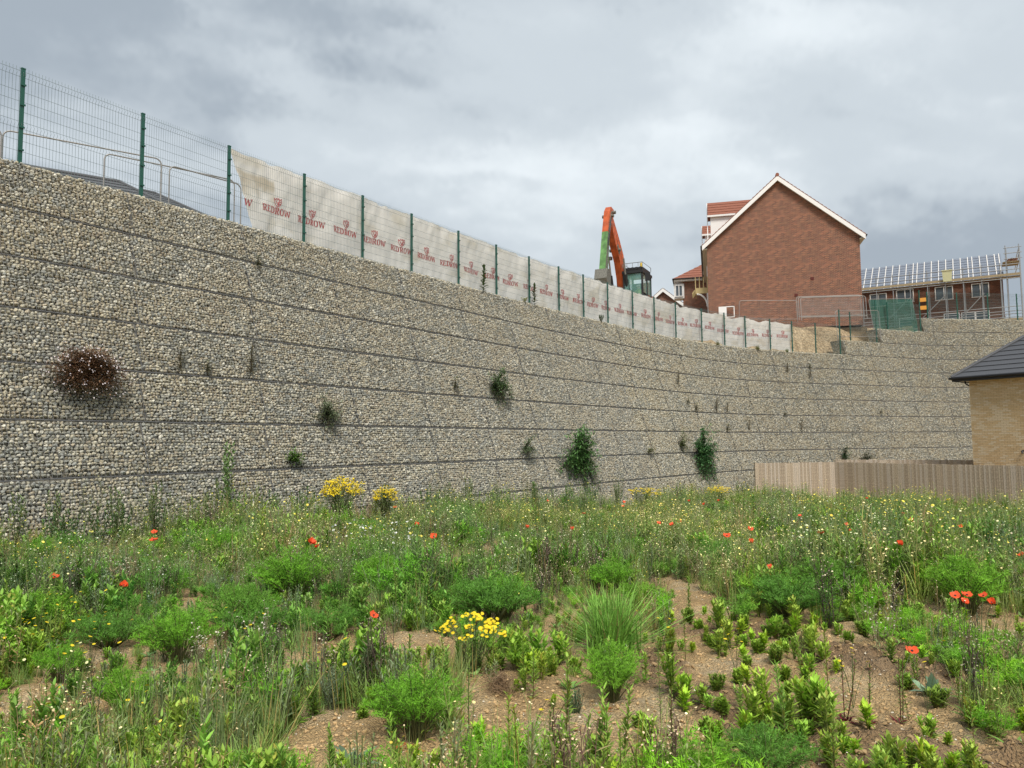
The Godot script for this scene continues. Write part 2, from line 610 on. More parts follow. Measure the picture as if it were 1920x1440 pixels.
# ------------------------------------------------------------------ land behind the wall
func terrace_h(s: float, back: float) -> float:
	var lv: float = 5.0
	if s > step_s[0] + 1.0: lv = 6.0
	if s > step_s[1] + 1.0: lv = 7.0
	if s > step_s[2] + 1.0: lv = 8.0
	var base: float = EYE + H0 + lv - 0.1
	var bank: float = sm(s_of_px(1330, 5), s_of_px(1470, 5), s) * sm(1.2, 3.2, back) * 2.35 * (8.0 - lv) / 3.0
	var rise: float = sm(3.0, 14.0, back) * lerpf(0.7, 0.6, sm(30, 45, s))
	return base + bank + rise * (8.0 - lv) / 3.0 + nz.get_noise_2d(s * 1.1, back * 1.5) * 0.16 * sm(0.8, 2.0, back)
func build_terrace():
	var b := MB.new()
	var backs := [0.35, 0.8, 1.2, 1.6, 2.0, 2.4, 2.8, 3.3, 4.0, 6.0, 9.0, 14.0, 22.0, 40.0]
	var ss: Array = []
	var s := 0.0
	while s < wall_len():
		ss.append(s)
		s += 0.4
	var m := backs.size()
	for i in ss.size():
		for j in m:
			var lv := 5.0
			if ss[i] > step_s[0] + 1.0: lv = 6.0
			if ss[i] > step_s[1] + 1.0: lv = 7.0
			if ss[i] > step_s[2] + 1.0: lv = 8.0
			var p := wall_at(ss[i], lv)
			var o := wall_out(ss[i])
			# fan out behind the concave bend instead of crossing: blend to straight ahead
			var q: Vector3 = p - o * float(backs[j])
			q.y = terrace_h(ss[i], backs[j])
			var c := Vector3(0.68, 0.54, 0.35)
			c = c.lerp(Vector3(0.42, 0.31, 0.18), clampf(0.5 + nz2.get_noise_2d(ss[i] * 1.2, float(backs[j]) * 2.5) * 1.6, 0.0, 1.0) * 0.7)
			b.vert(q, Vector3.UP, Color(c.x, c.y, c.z))
	for i in ss.size() - 1:
		for j in m - 1:
			var a := i * m + j
			b.ix.append_array(PackedInt32Array([a, a + 1, a + m + 1, a, a + m + 1, a + m]))
	var st := SurfaceTool.new()
	st.create_from(b.mesh(null, false), 0)
	st.generate_normals()
	var mt := vmat("bank_soil", 0.95)
	mt.heightmap_enabled = true
	mt.heightmap_texture = noise_tex(0.03, 12, [Color.BLACK, Color.WHITE], [0.2, 0.8], 512, 6)
	mt.heightmap_scale = 8.0
	mt.uv1_triplanar = true
	mt.uv1_world_triplanar = true
	mt.uv1_scale = Vector3.ONE * 0.5
	mt.albedo_texture = noise_tex(0.02, 13, [Color(0.6, 0.58, 0.55), Color(1, 1, 1)], [0.25, 0.7], 512, 6)
	var o := part("upper_ground", st.commit(), mt, self)
	o.set_meta("kind", "structure")

# ------------------------------------------------------------------ the gabion wall
const STONE := [[0.663, 0.626, 0.496], [0.47, 0.47, 0.415], [0.599, 0.553, 0.423], [0.375, 0.375, 0.315], [0.771, 0.752, 0.651], [0.441, 0.46, 0.432], [0.505, 0.449, 0.343], [0.622, 0.595, 0.484]]
func build_wall():
	var W := thing("gabion_wall", "tall curved gabion retaining wall of stone-filled wire baskets above the field", "retaining wall")
	var protos: Array[Mesh] = []
	for k in 7: protos.append(stone_mesh(k + 1, 1.0))
	var sm_ := vmat("wall_stone", 0.9)
	sm_.albedo_texture = noise_tex(0.02, 21, [Color(0.62, 0.6, 0.56), Color(0.92, 0.91, 0.9), Color(1, 1, 1)], [0.25, 0.5, 0.75], 256, 5)
	sm_.uv1_triplanar = true
	sm_.uv1_world_triplanar = true
	sm_.uv1_scale = Vector3.ONE * 7.0
	var backm := grain(mat("basket_core", 0.32, 0.30, 0.25, 0.95), 0.05, 4, 0.5, 1.0, Vector3.ONE * 4.0)
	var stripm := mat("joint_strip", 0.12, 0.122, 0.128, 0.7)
	var wirem := mat("galvanised_wire", 0.36, 0.37, 0.38, 0.5, 0.3)
	var seamm := mat("lacing_wire", 0.10, 0.105, 0.11, 0.6, 0.2)
	var L := wall_len() - 0.5
	var near: Array = []
	var courses: Array = []
	var all: Array = []
	for k in range(-4, 8):
		var s0 := 0.0
		if k >= 5: s0 = step_s[k - 5]
		# core behind the stones
		var cb := MB.new()
		var s := s0
		while s < L:
			var e := minf(s + 0.5, L)
			cb.quad(wall_at(s, k, -0.055), wall_at(s, k + 1, -0.055), wall_at(e, k + 1, -0.055), wall_at(e, k, -0.055))
			cb.quad(wall_at(s, k + 1, -0.055), wall_at(s, k + 1, -1.0), wall_at(e, k + 1, -1.0), wall_at(e, k + 1, -0.055))
			s = e
		if k >= 5: cb.quad(wall_at(s0 + 0.06, k, -1.0), wall_at(s0 + 0.06, k + 1, -1.0), wall_at(s0 + 0.06, k + 1, -0.055), wall_at(s0 + 0.06, k, -0.055))
		var C := pm("gabion_course", cb, backm, W)
		courses.append(C)
		# stones, laid row by row
		var lists := []
		var clist := []
		for q in 7:
			lists.append([]); clist.append([])
		var rows := 17
		var seam0 := 1.3 + (k + 4) * 0.13
		for rr in rows:
			var lv := k + 0.035 + (rr + 0.5) / rows * 0.94
			s = s0 + rng.randf() * 0.1
			while s < L:
				var w := rng.randf_range(0.055, 0.115)
				if s > 42.0: w *= 1.15
				var mid := s + w * 0.5
				s += w * 0.92
				var sl := lv + rng.randf_range(-0.014, 0.014)
				var seam := fposmod(mid - seam0, 2.9)
				if seam < 0.012 or seam > 2.888: continue
				var bulge := 0.02 * nz.get_noise_2d(mid * 2.2, sl * 3.0)
				var p := wall_at(mid, sl, rng.randf_range(-0.022, 0.008) + bulge)
				if p.y < soil(p.x, -p.z) - 0.12: continue
				var ta := wall_tan(mid)
				var oo := wall_out(mid)
				var up := (Vector3.UP - oo * BATTER).normalized()
				var bs := Basis(ta, up, oo.rotated(ta, 0.0)).orthonormalized()
				bs = bs * Basis.from_euler(Vector3(rng.randf_range(-0.5, 0.5), rng.randf_range(-0.5, 0.5), rng.randf_range(-0.45, 0.45)))
				var hh := rng.randf_range(0.025, 0.039)
				bs = bs * Basis.from_scale(Vector3(w * 0.54, hh, rng.randf_range(0.034, 0.05)))
				bs = bs * Basis.from_euler(Vector3(0, 0, PI * float(rng.randi() % 2)))
				var id := rng.randi() % 7
				# patches where one source of stone prevails
				var pt := nz.get_noise_2d(mid * 1.0 + 200.0, sl * 2.0)
				var pick := rng.randi() % 8
				if pt > 0.12 and rng.randf() < 0.45: pick = [2, 6, 2, 7][rng.randi() % 4]
				elif pt < -0.12 and rng.randf() < 0.45: pick = [1, 5, 3, 4][rng.randi() % 4]
				var c0: Array = STONE[pick]
				var tone := rng.randf_range(0.8, 1.14)
				var col := Color(c0[0] * tone, c0[1] * tone, c0[2] * tone)
				lists[id].append(Transform3D(bs, p))
				clist[id].append(col)
				if p.length() < 14.6 and col_of(p) > -10.0 and row_of(p) < 1010.0:
					near.append([p.distance_to(Vector3(0, EYE, 0)), k, id, lists[id].size() - 1])
		if k >= 5:
			# stones on the end face where the course begins
			for rr in rows:
				var bk := 0.02
				while bk < 0.9:
					var w := rng.randf_range(0.07, 0.13)
					bk += w * 0.9
					var p := wall_at(s0 + 0.05 + rng.randf() * 0.02, k + 0.035 + (rr + 0.5) / rows * 0.94, -bk)
					var oo := wall_out(s0)
					var bs := Basis(oo, Vector3.UP, oo.cross(Vector3.UP)) * Basis.from_euler(Vector3(rng.randf_range(-0.5, 0.5), rng.randf_range(-0.5, 0.5), rng.randf_range(-0.45, 0.45))) * Basis.from_scale(Vector3(w * 0.56, 0.04, 0.045))
					var id := rng.randi() % 7
					var c0: Array = STONE[rng.randi() % 8]
					lists[id].append(Transform3D(bs, p))
					clist[id].append(Color(c0[0], c0[1], c0[2]))
		# loose stones along the top edge
		var lid := k + 1 == 5 or k >= 5
		if lid:
			s = s0
			var s1 := L
			if k + 1 < 8: s1 = step_s[k + 1 - 5]
			while s < s1:
				s += rng.randf_range(0.04, 0.09)
				for back in [0.02, 0.1, 0.2, 0.32]:
					var id := rng.randi() % 7
					var c0: Array = STONE[rng.randi() % 8]
					var r := rng.randf_range(0.035, 0.06)
					lists[id].append(Transform3D(Basis.from_euler(Vector3(rng.randf() * 6.0, rng.randf() * 6.0, rng.randf() * 6.0)).scaled(Vector3(r, r * 0.75, r)), wall_at(s, k + 1.0 + rng.randf_range(-0.02, 0.01), -back - rng.randf() * 0.06)))
					clist[id].append(Color(c0[0], c0[1], c0[2]))
		all.append([lists, clist])
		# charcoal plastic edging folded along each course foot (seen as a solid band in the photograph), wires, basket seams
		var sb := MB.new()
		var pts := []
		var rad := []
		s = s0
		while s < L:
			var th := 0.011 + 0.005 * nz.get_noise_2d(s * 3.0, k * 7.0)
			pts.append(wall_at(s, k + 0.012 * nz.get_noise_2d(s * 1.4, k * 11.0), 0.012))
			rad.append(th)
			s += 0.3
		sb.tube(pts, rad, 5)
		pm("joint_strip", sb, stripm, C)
		var wb := MB.new()
		for q in range(1, 13):
			var wp := []
			s = s0
			while s < L:
				wp.append(wall_at(s, k + q / 13.0, 0.040 + 0.012 * nz.get_noise_2d(s * 3.0, k + q * 0.3)))
				s += 0.5 if s < 30.0 else 1.0
			wb.tube(wp, [0.0024], 3, Color.WHITE, false)
		s = s0 + 0.04
		while s < 30.0:
			wb.tube([wall_at(s, k + 0.02, 0.042), wall_at(s, k + 0.5, 0.046), wall_at(s, k + 0.98, 0.042)], [0.0022], 3, Color.WHITE, false)
			s += 0.076
		pm("wire_mesh", wb, wirem, C)
		var eb := MB.new()
		s = seam0 + ceilf(maxf(0.0, s0 - seam0) / 2.9) * 2.9
		while s < L:
			eb.tube([wall_at(s, k + 0.02, 0.02), wall_at(s, k + 0.5, 0.028), wall_at(s, k + 0.98, 0.02)], [0.008], 4)
			s += 2.9
		pm("lacing_wire", eb, seamm, C)
	# the 300 stones that show largest become parts of their own
	near.sort_custom(func(a, b): return a[0] < b[0])
	var gone := {}
	var smats: Array = []
	for i in mini(300, near.size()):
		var q: Array = near[i]
		var ci: int = q[1] + 4
		var c: Color = all[ci][1][q[2]][q[3]]
		var key := "stone_%d_%d_%d" % [int(c.r * 12), int(c.g * 12), int(c.b * 12)]
		var m := mat(key, c.r, c.g, c.b, 0.9)
		if m.albedo_texture == null:
			m.albedo_texture = sm_.albedo_texture
			m.uv1_triplanar = true
			m.uv1_world_triplanar = true
			m.uv1_scale = Vector3.ONE * 7.0
		var o := part("stone", protos[q[2]], m, courses[ci])
		o.transform = all[ci][0][q[2]][q[3]]
		gone["%d_%d_%d" % [ci, q[2], q[3]]] = true
	for ci in courses.size():
		for id in 7:
			var xf := []
			var cc := []
			for j in all[ci][0][id].size():
				if gone.has("%d_%d_%d" % [ci, id, j]): continue
				xf.append(all[ci][0][id][j])
				cc.append(all[ci][1][id][j])
			if xf.size() > 0: many("stone_fill", protos[id], sm_, xf, cc, courses[ci])

# ------------------------------------------------------------------ green mesh fence on the wall
const FENCE_H := 1.92
func fence_panel(w: float, hgt: float) -> ArrayMesh:
	var b := MB.new()
	var rows := []
	# wire profile: (height, forward) with two pressed V folds
	var prof := [Vector2(0.04, 0), Vector2(0.74, 0), Vector2(0.79, 0.035), Vector2(0.84, 0), Vector2(hgt - 0.16, 0), Vector2(hgt - 0.11, 0.035), Vector2(hgt - 0.06, 0), Vector2(hgt + 0.02, 0)]
	var x := 0.03
	while x < w:
		var p := []
		for q in prof: p.append(Vector3(x, q.x, q.y))
		b.tube(p, [0.0032], 3, Color.WHITE, false)
		x += 0.058
	for y in [0.06, 0.27, 0.48, 0.72, 0.86, 1.06, 1.26, 1.46, hgt - 0.17, hgt - 0.05]:
		b.tube([Vector3(0, y, -0.005), Vector3(w, y, -0.005)], [0.0038], 3, Color.WHITE, false)
	return b.mesh()
func fence_post(hgt: float) -> MB:
	var b := MB.new()
	b.box(Vector3(0, hgt * 0.5 - 0.1, 0), Vector3(0.07, hgt + 0.2, 0.05))
	b.box(Vector3(0, hgt + 0.012, 0), Vector3(0.078, 0.024, 0.058))
	for y in [0.3, 0.75, 1.2, 1.6]:
		if y < hgt: b.box(Vector3(0, y, 0.036), Vector3(0.1, 0.035, 0.022))
	return b
func build_fence():
	var green := mat("green_powder_coat", 0.012, 0.085, 0.062, 0.45)
	var wirem := mat("green_fence_wire", 0.15, 0.21, 0.21, 0.5)
	var T := thing("mesh_fence", "green welded mesh security fence with square posts along the wall top", "fence")
	var at := [-160.0, 42, 270, 433, 575, 685, 777, 865, 936, 997.5, 1053, 1099, 1144.5, 1191, 1231.5, 1271.5, 1320, 1362.5, 1401.5, 1448, 1489, 1533, 1579]
	var ss := []
	for q in at: ss.append(s_of_px(q, 5.0) if q > -100 else s_of_px(42, 5.0) - 2.45)
	var pmesh := fence_panel(2.3, FENCE_H)
	var post := fence_post(FENCE_H).mesh()
	var tall := fence_post(FENCE_H + 1.0).mesh()
	for i in ss.size():
		var p := wall_at(ss[i], 5.0, -0.12)
		var o := wall_out(ss[i])
		var q := part("post", tall if i == ss.size() - 1 else post, green, T)
		q.transform = Transform3D(Basis(Vector3.UP.cross(o), Vector3.UP, o), p)
		if i < ss.size() - 1: span(T, pmesh, wirem, ss[i], ss[i + 1], 5.0)
	# the fence climbs the steps at the far end
	var up := [[1598, 6, 0], [1647, 6, 1], [1668, 7, 0], [1729, 7, 1], [1742, 8, 0], [1798, 8, 0], [1856, 8, 0], [1911, 8, 0], [1975, 8, 0]]
	var last := -1.0
	var lastl := 0
	for q in up:
		var s := s_of_px(q[0], q[1])
		var o := wall_out(s)
		var e := part("post", tall if q[2] == 1 else post, green, T)
		e.transform = Transform3D(Basis(Vector3.UP.cross(o), Vector3.UP, o), wall_at(s, q[1], -0.12))
		if lastl == q[1]: span(T, pmesh, wirem, last, s, q[1])
		last = s
		lastl = q[1]
func span(T: Node3D, m: Mesh, mt: Material, s0: float, s1: float, lv: float):
	var a := wall_at(s0, lv, -0.10)
	var b := wall_at(s1, lv, -0.10)
	var o := part("mesh_panel", m, mt, T)
	var t := (b - a) / 2.3
	o.transform = Transform3D(Basis(t, Vector3.UP, t.normalized().cross(Vector3.UP)), a)

# ------------------------------------------------------------------ printed sheeting behind the fence
var ban0 := 0.0
var ban1 := 0.0
func ban_at(s: float, y: float, out := 0.0) -> Vector3:
	var w := nz.get_noise_2d(s * 2.6, y * 1.4 + 50.0) * 0.10 + nz.get_noise_2d(s * 9.0, y * 3.0) * 0.035
	w += 0.03 * sin(s * 3.1 + y * 2.0)
	return wall_at(s, 5.0, -0.30 + w + out) + Vector3(0, y, 0)
func build_banner():
	ban0 = s_of_px(440, 5.0)
	ban1 = s_of_px(1491, 5.0)
	var b := MB.new()
	var n := int((ban1 - ban0) / 0.09)
	var rows := 20
	for i in n + 1:
		var s := ban0 + (ban1 - ban0) * i / n
		# torn and slanting near end, sagging top edge, uneven foot
		var x := s - ban0
		var far := sm(22.0, 34.0, x)
		var top := 1.98 - 0.05 * absf(nz.get_noise_2d(s * 1.7, 3.0)) * 3.0 - 0.10 * sm(0.0, 1.0, sin(x * 2.6)) * far - far * 0.12
		var bot := 0.02 + (0.2 * maxf(0.0, nz.get_noise_2d(s * 1.1, 90.0)) * 2.0) * sm(26.0, 30.0, x)
		for j in rows + 1:
			var y := lerpf(bot, top, float(j) / rows)
			var cut := 0.0
			if x < 1.6: cut = maxf(0.0, 0.66 * pow(maxf(0.0, 1.0 - y / 1.95), 0.8) * (1.0 - x / 1.6))
			var p := ban_at(s + cut * 1.25, y)
			var c := Vector3(0.9, 0.89, 0.86)
			# old mud stains
			var st := sm(0.12, 0.5, nz2.get_noise_2d(s * 0.45, y * 0.8 + 20.0))
			c = c.lerp(Vector3(0.70, 0.64, 0.52), st * 0.55)
			if x < 1.4 and y > 0.85 and y < 1.5: c = c.lerp(Vector3(0.60, 0.52, 0.39), sm(0.0, 0.5, nz2.get_noise_2d(s * 0.6, y * 1.0) + 0.1) * 0.8)
			# the printed strip is whiter where the roll was renewed
			if far > 0.3 and absf(y - word_y(x) - 0.06) < 0.27 + 0.06 * nz2.get_noise_2d(s, 4.0): c = Vector3(0.88, 0.89, 0.89)
			b.vert(p, Vector3.UP, Color(c.x, c.y, c.z))
	for i in n:
		for j in rows:
			var a := i * (rows + 1) + j
			b.ix.append_array(PackedInt32Array([a, a + 1, a + rows + 2, a, a + rows + 2, a + rows + 1]))
	var stl := SurfaceTool.new()
	stl.create_from(b.mesh(null, false), 0)
	stl.generate_normals()
	var mt := vmat("sheeting", 0.75, 0.85)
	var T := thing("sheeting_banner", "long off-white printed sheeting tied behind the green fence, torn at one end", "banner")
	pm_mesh("sheet", stl.commit(), mt, T)
	# lettering: a word and an emblem every 1.24 m
	var font := SystemFont.new()
	font.font_names = PackedStringArray(["Droid Serif"])
	font.font_weight = 600
	var tm := TextMesh.new()
	tm.text = "REDROW"
	tm.font = font
	tm.font_size = 64
	tm.pixel_size = 0.01
	tm.depth = 0.004
	tm.curve_step = 2.0
	var arr := tm.get_mesh_arrays()
	var tv: PackedVector3Array = arr[Mesh.ARRAY_VERTEX]
	var lo := Vector3.INF
	var hi := -Vector3.INF
	for p in tv:
		lo = lo.min(p); hi = hi.max(p)
	var red := mat("printed_red", 0.42, 0.07, 0.075, 0.8)
	var s := s_of_px(519, 5.7) - 1.24
	while s < ban1 - 0.3:
		var x := s - ban0
		var wy := word_y(x)
		var a2 := arr.duplicate()
		var vv := PackedVector3Array()
		var nn := PackedVector3Array()
		var keep := PackedInt32Array()
		for p in tv:
			var u := (p.x - (lo.x + hi.x) * 0.5) / (hi.x - lo.x) * 0.94
			var w := (p.y - lo.y) / (hi.y - lo.y) * 0.18
			vv.append(ban_at(s + u, wy + w - 0.08, 0.012 + (0.002 if p.z > 0 else 0.0)))
			nn.append(wall_out(s))
		# the torn end cuts the first word
		var ind: PackedInt32Array = arr[Mesh.ARRAY_INDEX]
		for q in range(0, ind.size(), 3):
			var mx := minf(tv[ind[q]].x, minf(tv[ind[q + 1]].x, tv[ind[q + 2]].x))
			var u := (mx - (lo.x + hi.x) * 0.5) / (hi.x - lo.x) * 0.94
			if s + u > ban0 + 0.5: keep.append_array(PackedInt32Array([ind[q], ind[q + 1], ind[q + 2]]))
		a2[Mesh.ARRAY_VERTEX] = vv
		a2[Mesh.ARRAY_NORMAL] = nn
		a2[Mesh.ARRAY_INDEX] = keep
		a2[Mesh.ARRAY_TANGENT] = null
		if keep.size() > 0:
			var am := ArrayMesh.new()
			am.add_surface_from_arrays(Mesh.PRIMITIVE_TRIANGLES, a2)
			pm_mesh("lettering", am, red, T)
		# tulip emblem over the word
		if s > ban0 + 0.55:
			var e := MB.new()
			var strokes := [
				[Vector2(0.02, -0.5), Vector2(-0.3, -0.3), Vector2(-0.5, 0.05), Vector2(-0.5, 0.45), Vector2(-0.28, 0.3), Vector2(-0.12, 0.05), Vector2(-0.02, -0.25)],
				[Vector2(0.02, -0.5), Vector2(0.32, -0.28), Vector2(0.5, 0.05), Vector2(0.5, 0.5), Vector2(0.24, 0.3), Vector2(0.08, 0.02), Vector2(0.02, -0.3)],
				[Vector2(-0.28, 0.3), Vector2(-0.12, 0.55), Vector2(0.02, 0.35), Vector2(0.14, 0.55), Vector2(0.26, 0.32)],
				[Vector2(0.5, 0.18), Vector2(0.25, 0.1), Vector2(0.12, -0.1)], [Vector2(0.42, -0.1), Vector2(0.22, -0.15), Vector2(0.06, -0.3)]]
			for q in strokes:
				for k in q.size() - 1:
					var p0: Vector2 = q[k]
					var p1: Vector2 = q[k + 1]
					var dd := (p1 - p0).normalized()
					var w2 := Vector2(-dd.y, dd.x) * 0.045
					p0 -= dd * 0.04
					p1 += dd * 0.04
					var f := func(z: Vector2) -> Vector3: return ban_at(s + 0.03 + z.x * 0.2, wy + 0.235 + z.y * 0.22, 0.013)
					e.quad(f.call(p0 - w2), f.call(p0 + w2), f.call(p1 + w2), f.call(p1 - w2))
			pm("emblem", e, red, T)
		s += 1.245
func pm_mesh(called: String, m: Mesh, mt: Material, parent: Node) -> MeshInstance3D:
	return part(called, m, mt, parent)
func word_y(x: float) -> float:
	return lerpf(0.72, 0.92, sm(17.0, 27.0, x)) + 0.05 * sin(x * 0.9) * sm(20.0, 30.0, x)

# ------------------------------------------------------------------ buildings and plant behind the wall
func brick_image(base: Array, mortar: Color, sd: int) -> ImageTexture:
	# 8 bricks by 16 courses in stretcher bond
	var r := RandomNumberGenerator.new()
	r.seed = sd
	var im := Image.create(576, 384, false, Image.FORMAT_RGB8)
	im.fill(mortar)
	var bw := 72
	var bh := 24
	for y in 16:
		for x in range(-1, 8):
			var c: Color = base[r.randi() % base.size()]
			var k := r.randf_range(0.82, 1.12)
			var x0 := x * bw + (bw / 2 if y % 2 == 1 else 0)
			var col := Color(c.r * k, c.g * k, c.b * k)
			im.fill_rect(Rect2i(x0 + 2, y * bh + 2, bw - 4, bh - 4).intersection(Rect2i(0, 0, 576, 384)), col)
			if x == -1 and y % 2 == 1: im.fill_rect(Rect2i(x0 + 2 + 576, y * bh + 2, bw - 4, bh - 4).intersection(Rect2i(0, 0, 576, 384)), col)
	for i in 40000:
		var px := r.randi() % 576
		var py := r.randi() % 384
		var k := r.randf_range(0.85, 1.12)
		var c := im.get_pixel(px, py)
		im.set_pixel(px, py, Color(c.r * k, c.g * k, c.b * k))
	return ImageTexture.create_from_image(im)
func brick_mat(key: String, base: Array, mortar: Color, sd: int) -> StandardMaterial3D:
	if mats.has(key): return mats[key]
	var m := mat(key, 1, 1, 1, 0.9)
	m.albedo_color = Color.WHITE
	m.albedo_texture = brick_image(base, mortar, sd)
	m.uv1_triplanar = true
	m.uv1_triplanar_sharpness = 8.0
	m.uv1_scale = Vector3(1 / 1.8, 1 / 1.2, 1 / 1.8)
	return m
func frame(x: Vector3) -> Basis:
	x.y = 0
	x = x.normalized()
	return Basis(x, Vector3.UP, x.cross(Vector3.UP))
func local_px(n: Node3D, px: float, py: float, z: float) -> Vector3:
	# where the ray to that pixel meets the plane z of the thing's own frame
	var o := n.transform.affine_inverse() * Vector3(0, EYE, 0)
	var d := n.transform.basis.inverse() * ray(px, py)
	return o + d * ((z - o.z) / d.z)
func tiled_slope(b: MB, a: Vector3, e: Vector3, up: Vector3, row: float, thick: float, col := Color.WHITE):
	# overlapping tile courses from the eave a-e up along `up` (a vector to the ridge): each course tips out at its lower edge
	var n := maxi(1, int(up.length() / row))
	var nn := up.cross(e - a).normalized()
	if nn.y < 0: nn = -nn
	for i in n:
		var p := a + up * (float(i) / n)
		var q := e + up * (float(i) / n)
		var p1 := a + up * (float(i + 1) / n)
		var q1 := e + up * (float(i + 1) / n)
		slab(b, p, q, q1, p1, nn, thick * 1.6, thick * 0.6, col)
func slab(b: MB, p: Vector3, q: Vector3, q1: Vector3, p1: Vector3, nn: Vector3, t0: float, t1: float, col := Color.WHITE):
	var a := [p, q, q1, p1, p + nn * t0, q + nn * t0, q1 + nn * t1, p1 + nn * t1]
	# orient so that the top faces nn
	if (a[3] - a[0]).cross(a[1] - a[0]).dot(nn) < 0.0: a = [q, p, p1, q1, q + nn * t0, p + nn * t0, p1 + nn * t1, q1 + nn * t1]
	b.quad(a[4], a[7], a[6], a[5], col) if false else b.quad(a[4], a[5], a[6], a[7], col) if (a[6] - a[4]).cross(a[5] - a[4]).dot(nn) > 0 else b.quad(a[4], a[7], a[6], a[5], col)
	b.quad(a[0], a[1], a[5], a[4], col)
	b.quad(a[2], a[3], a[7], a[6], col)
	b.quad(a[3], a[0], a[4], a[7], col)
	b.quad(a[1], a[2], a[6], a[5], col)
func window_part(parent: Node, at: Vector3, bs: Basis, w: float, h: float, cols: int, fm: Material, gm: Material, called := "window"):
	# frame with mullions and a pane set back inside; bs.z is outwards
	var b := MB.new()
	var t := 0.07
	b.box(at + bs.y * (h - t) * 0.5, Vector3(w, t, 0.09), bs)
	b.box(at - bs.y * (h - t) * 0.5, Vector3(w + 0.06, t, 0.13), bs)
	for k in cols + 1:
		b.box(at + bs.x * lerpf(-(w - t) * 0.5, (w - t) * 0.5, float(k) / cols), Vector3(t, h - 2 * t, 0.085), bs)
	var f := pm(called, b, fm, parent)
	var g := MB.new()
	g.box(at - bs.z * 0.02, Vector3(w - 0.02, h - 0.02, 0.02), bs)
	pm("pane", g, gm, f)
	return f

func build_far():
	build_red_house()
	build_scaffold_house()
	build_far_roofs()
	build_excavator()
	build_site_panels()
	build_barriers()

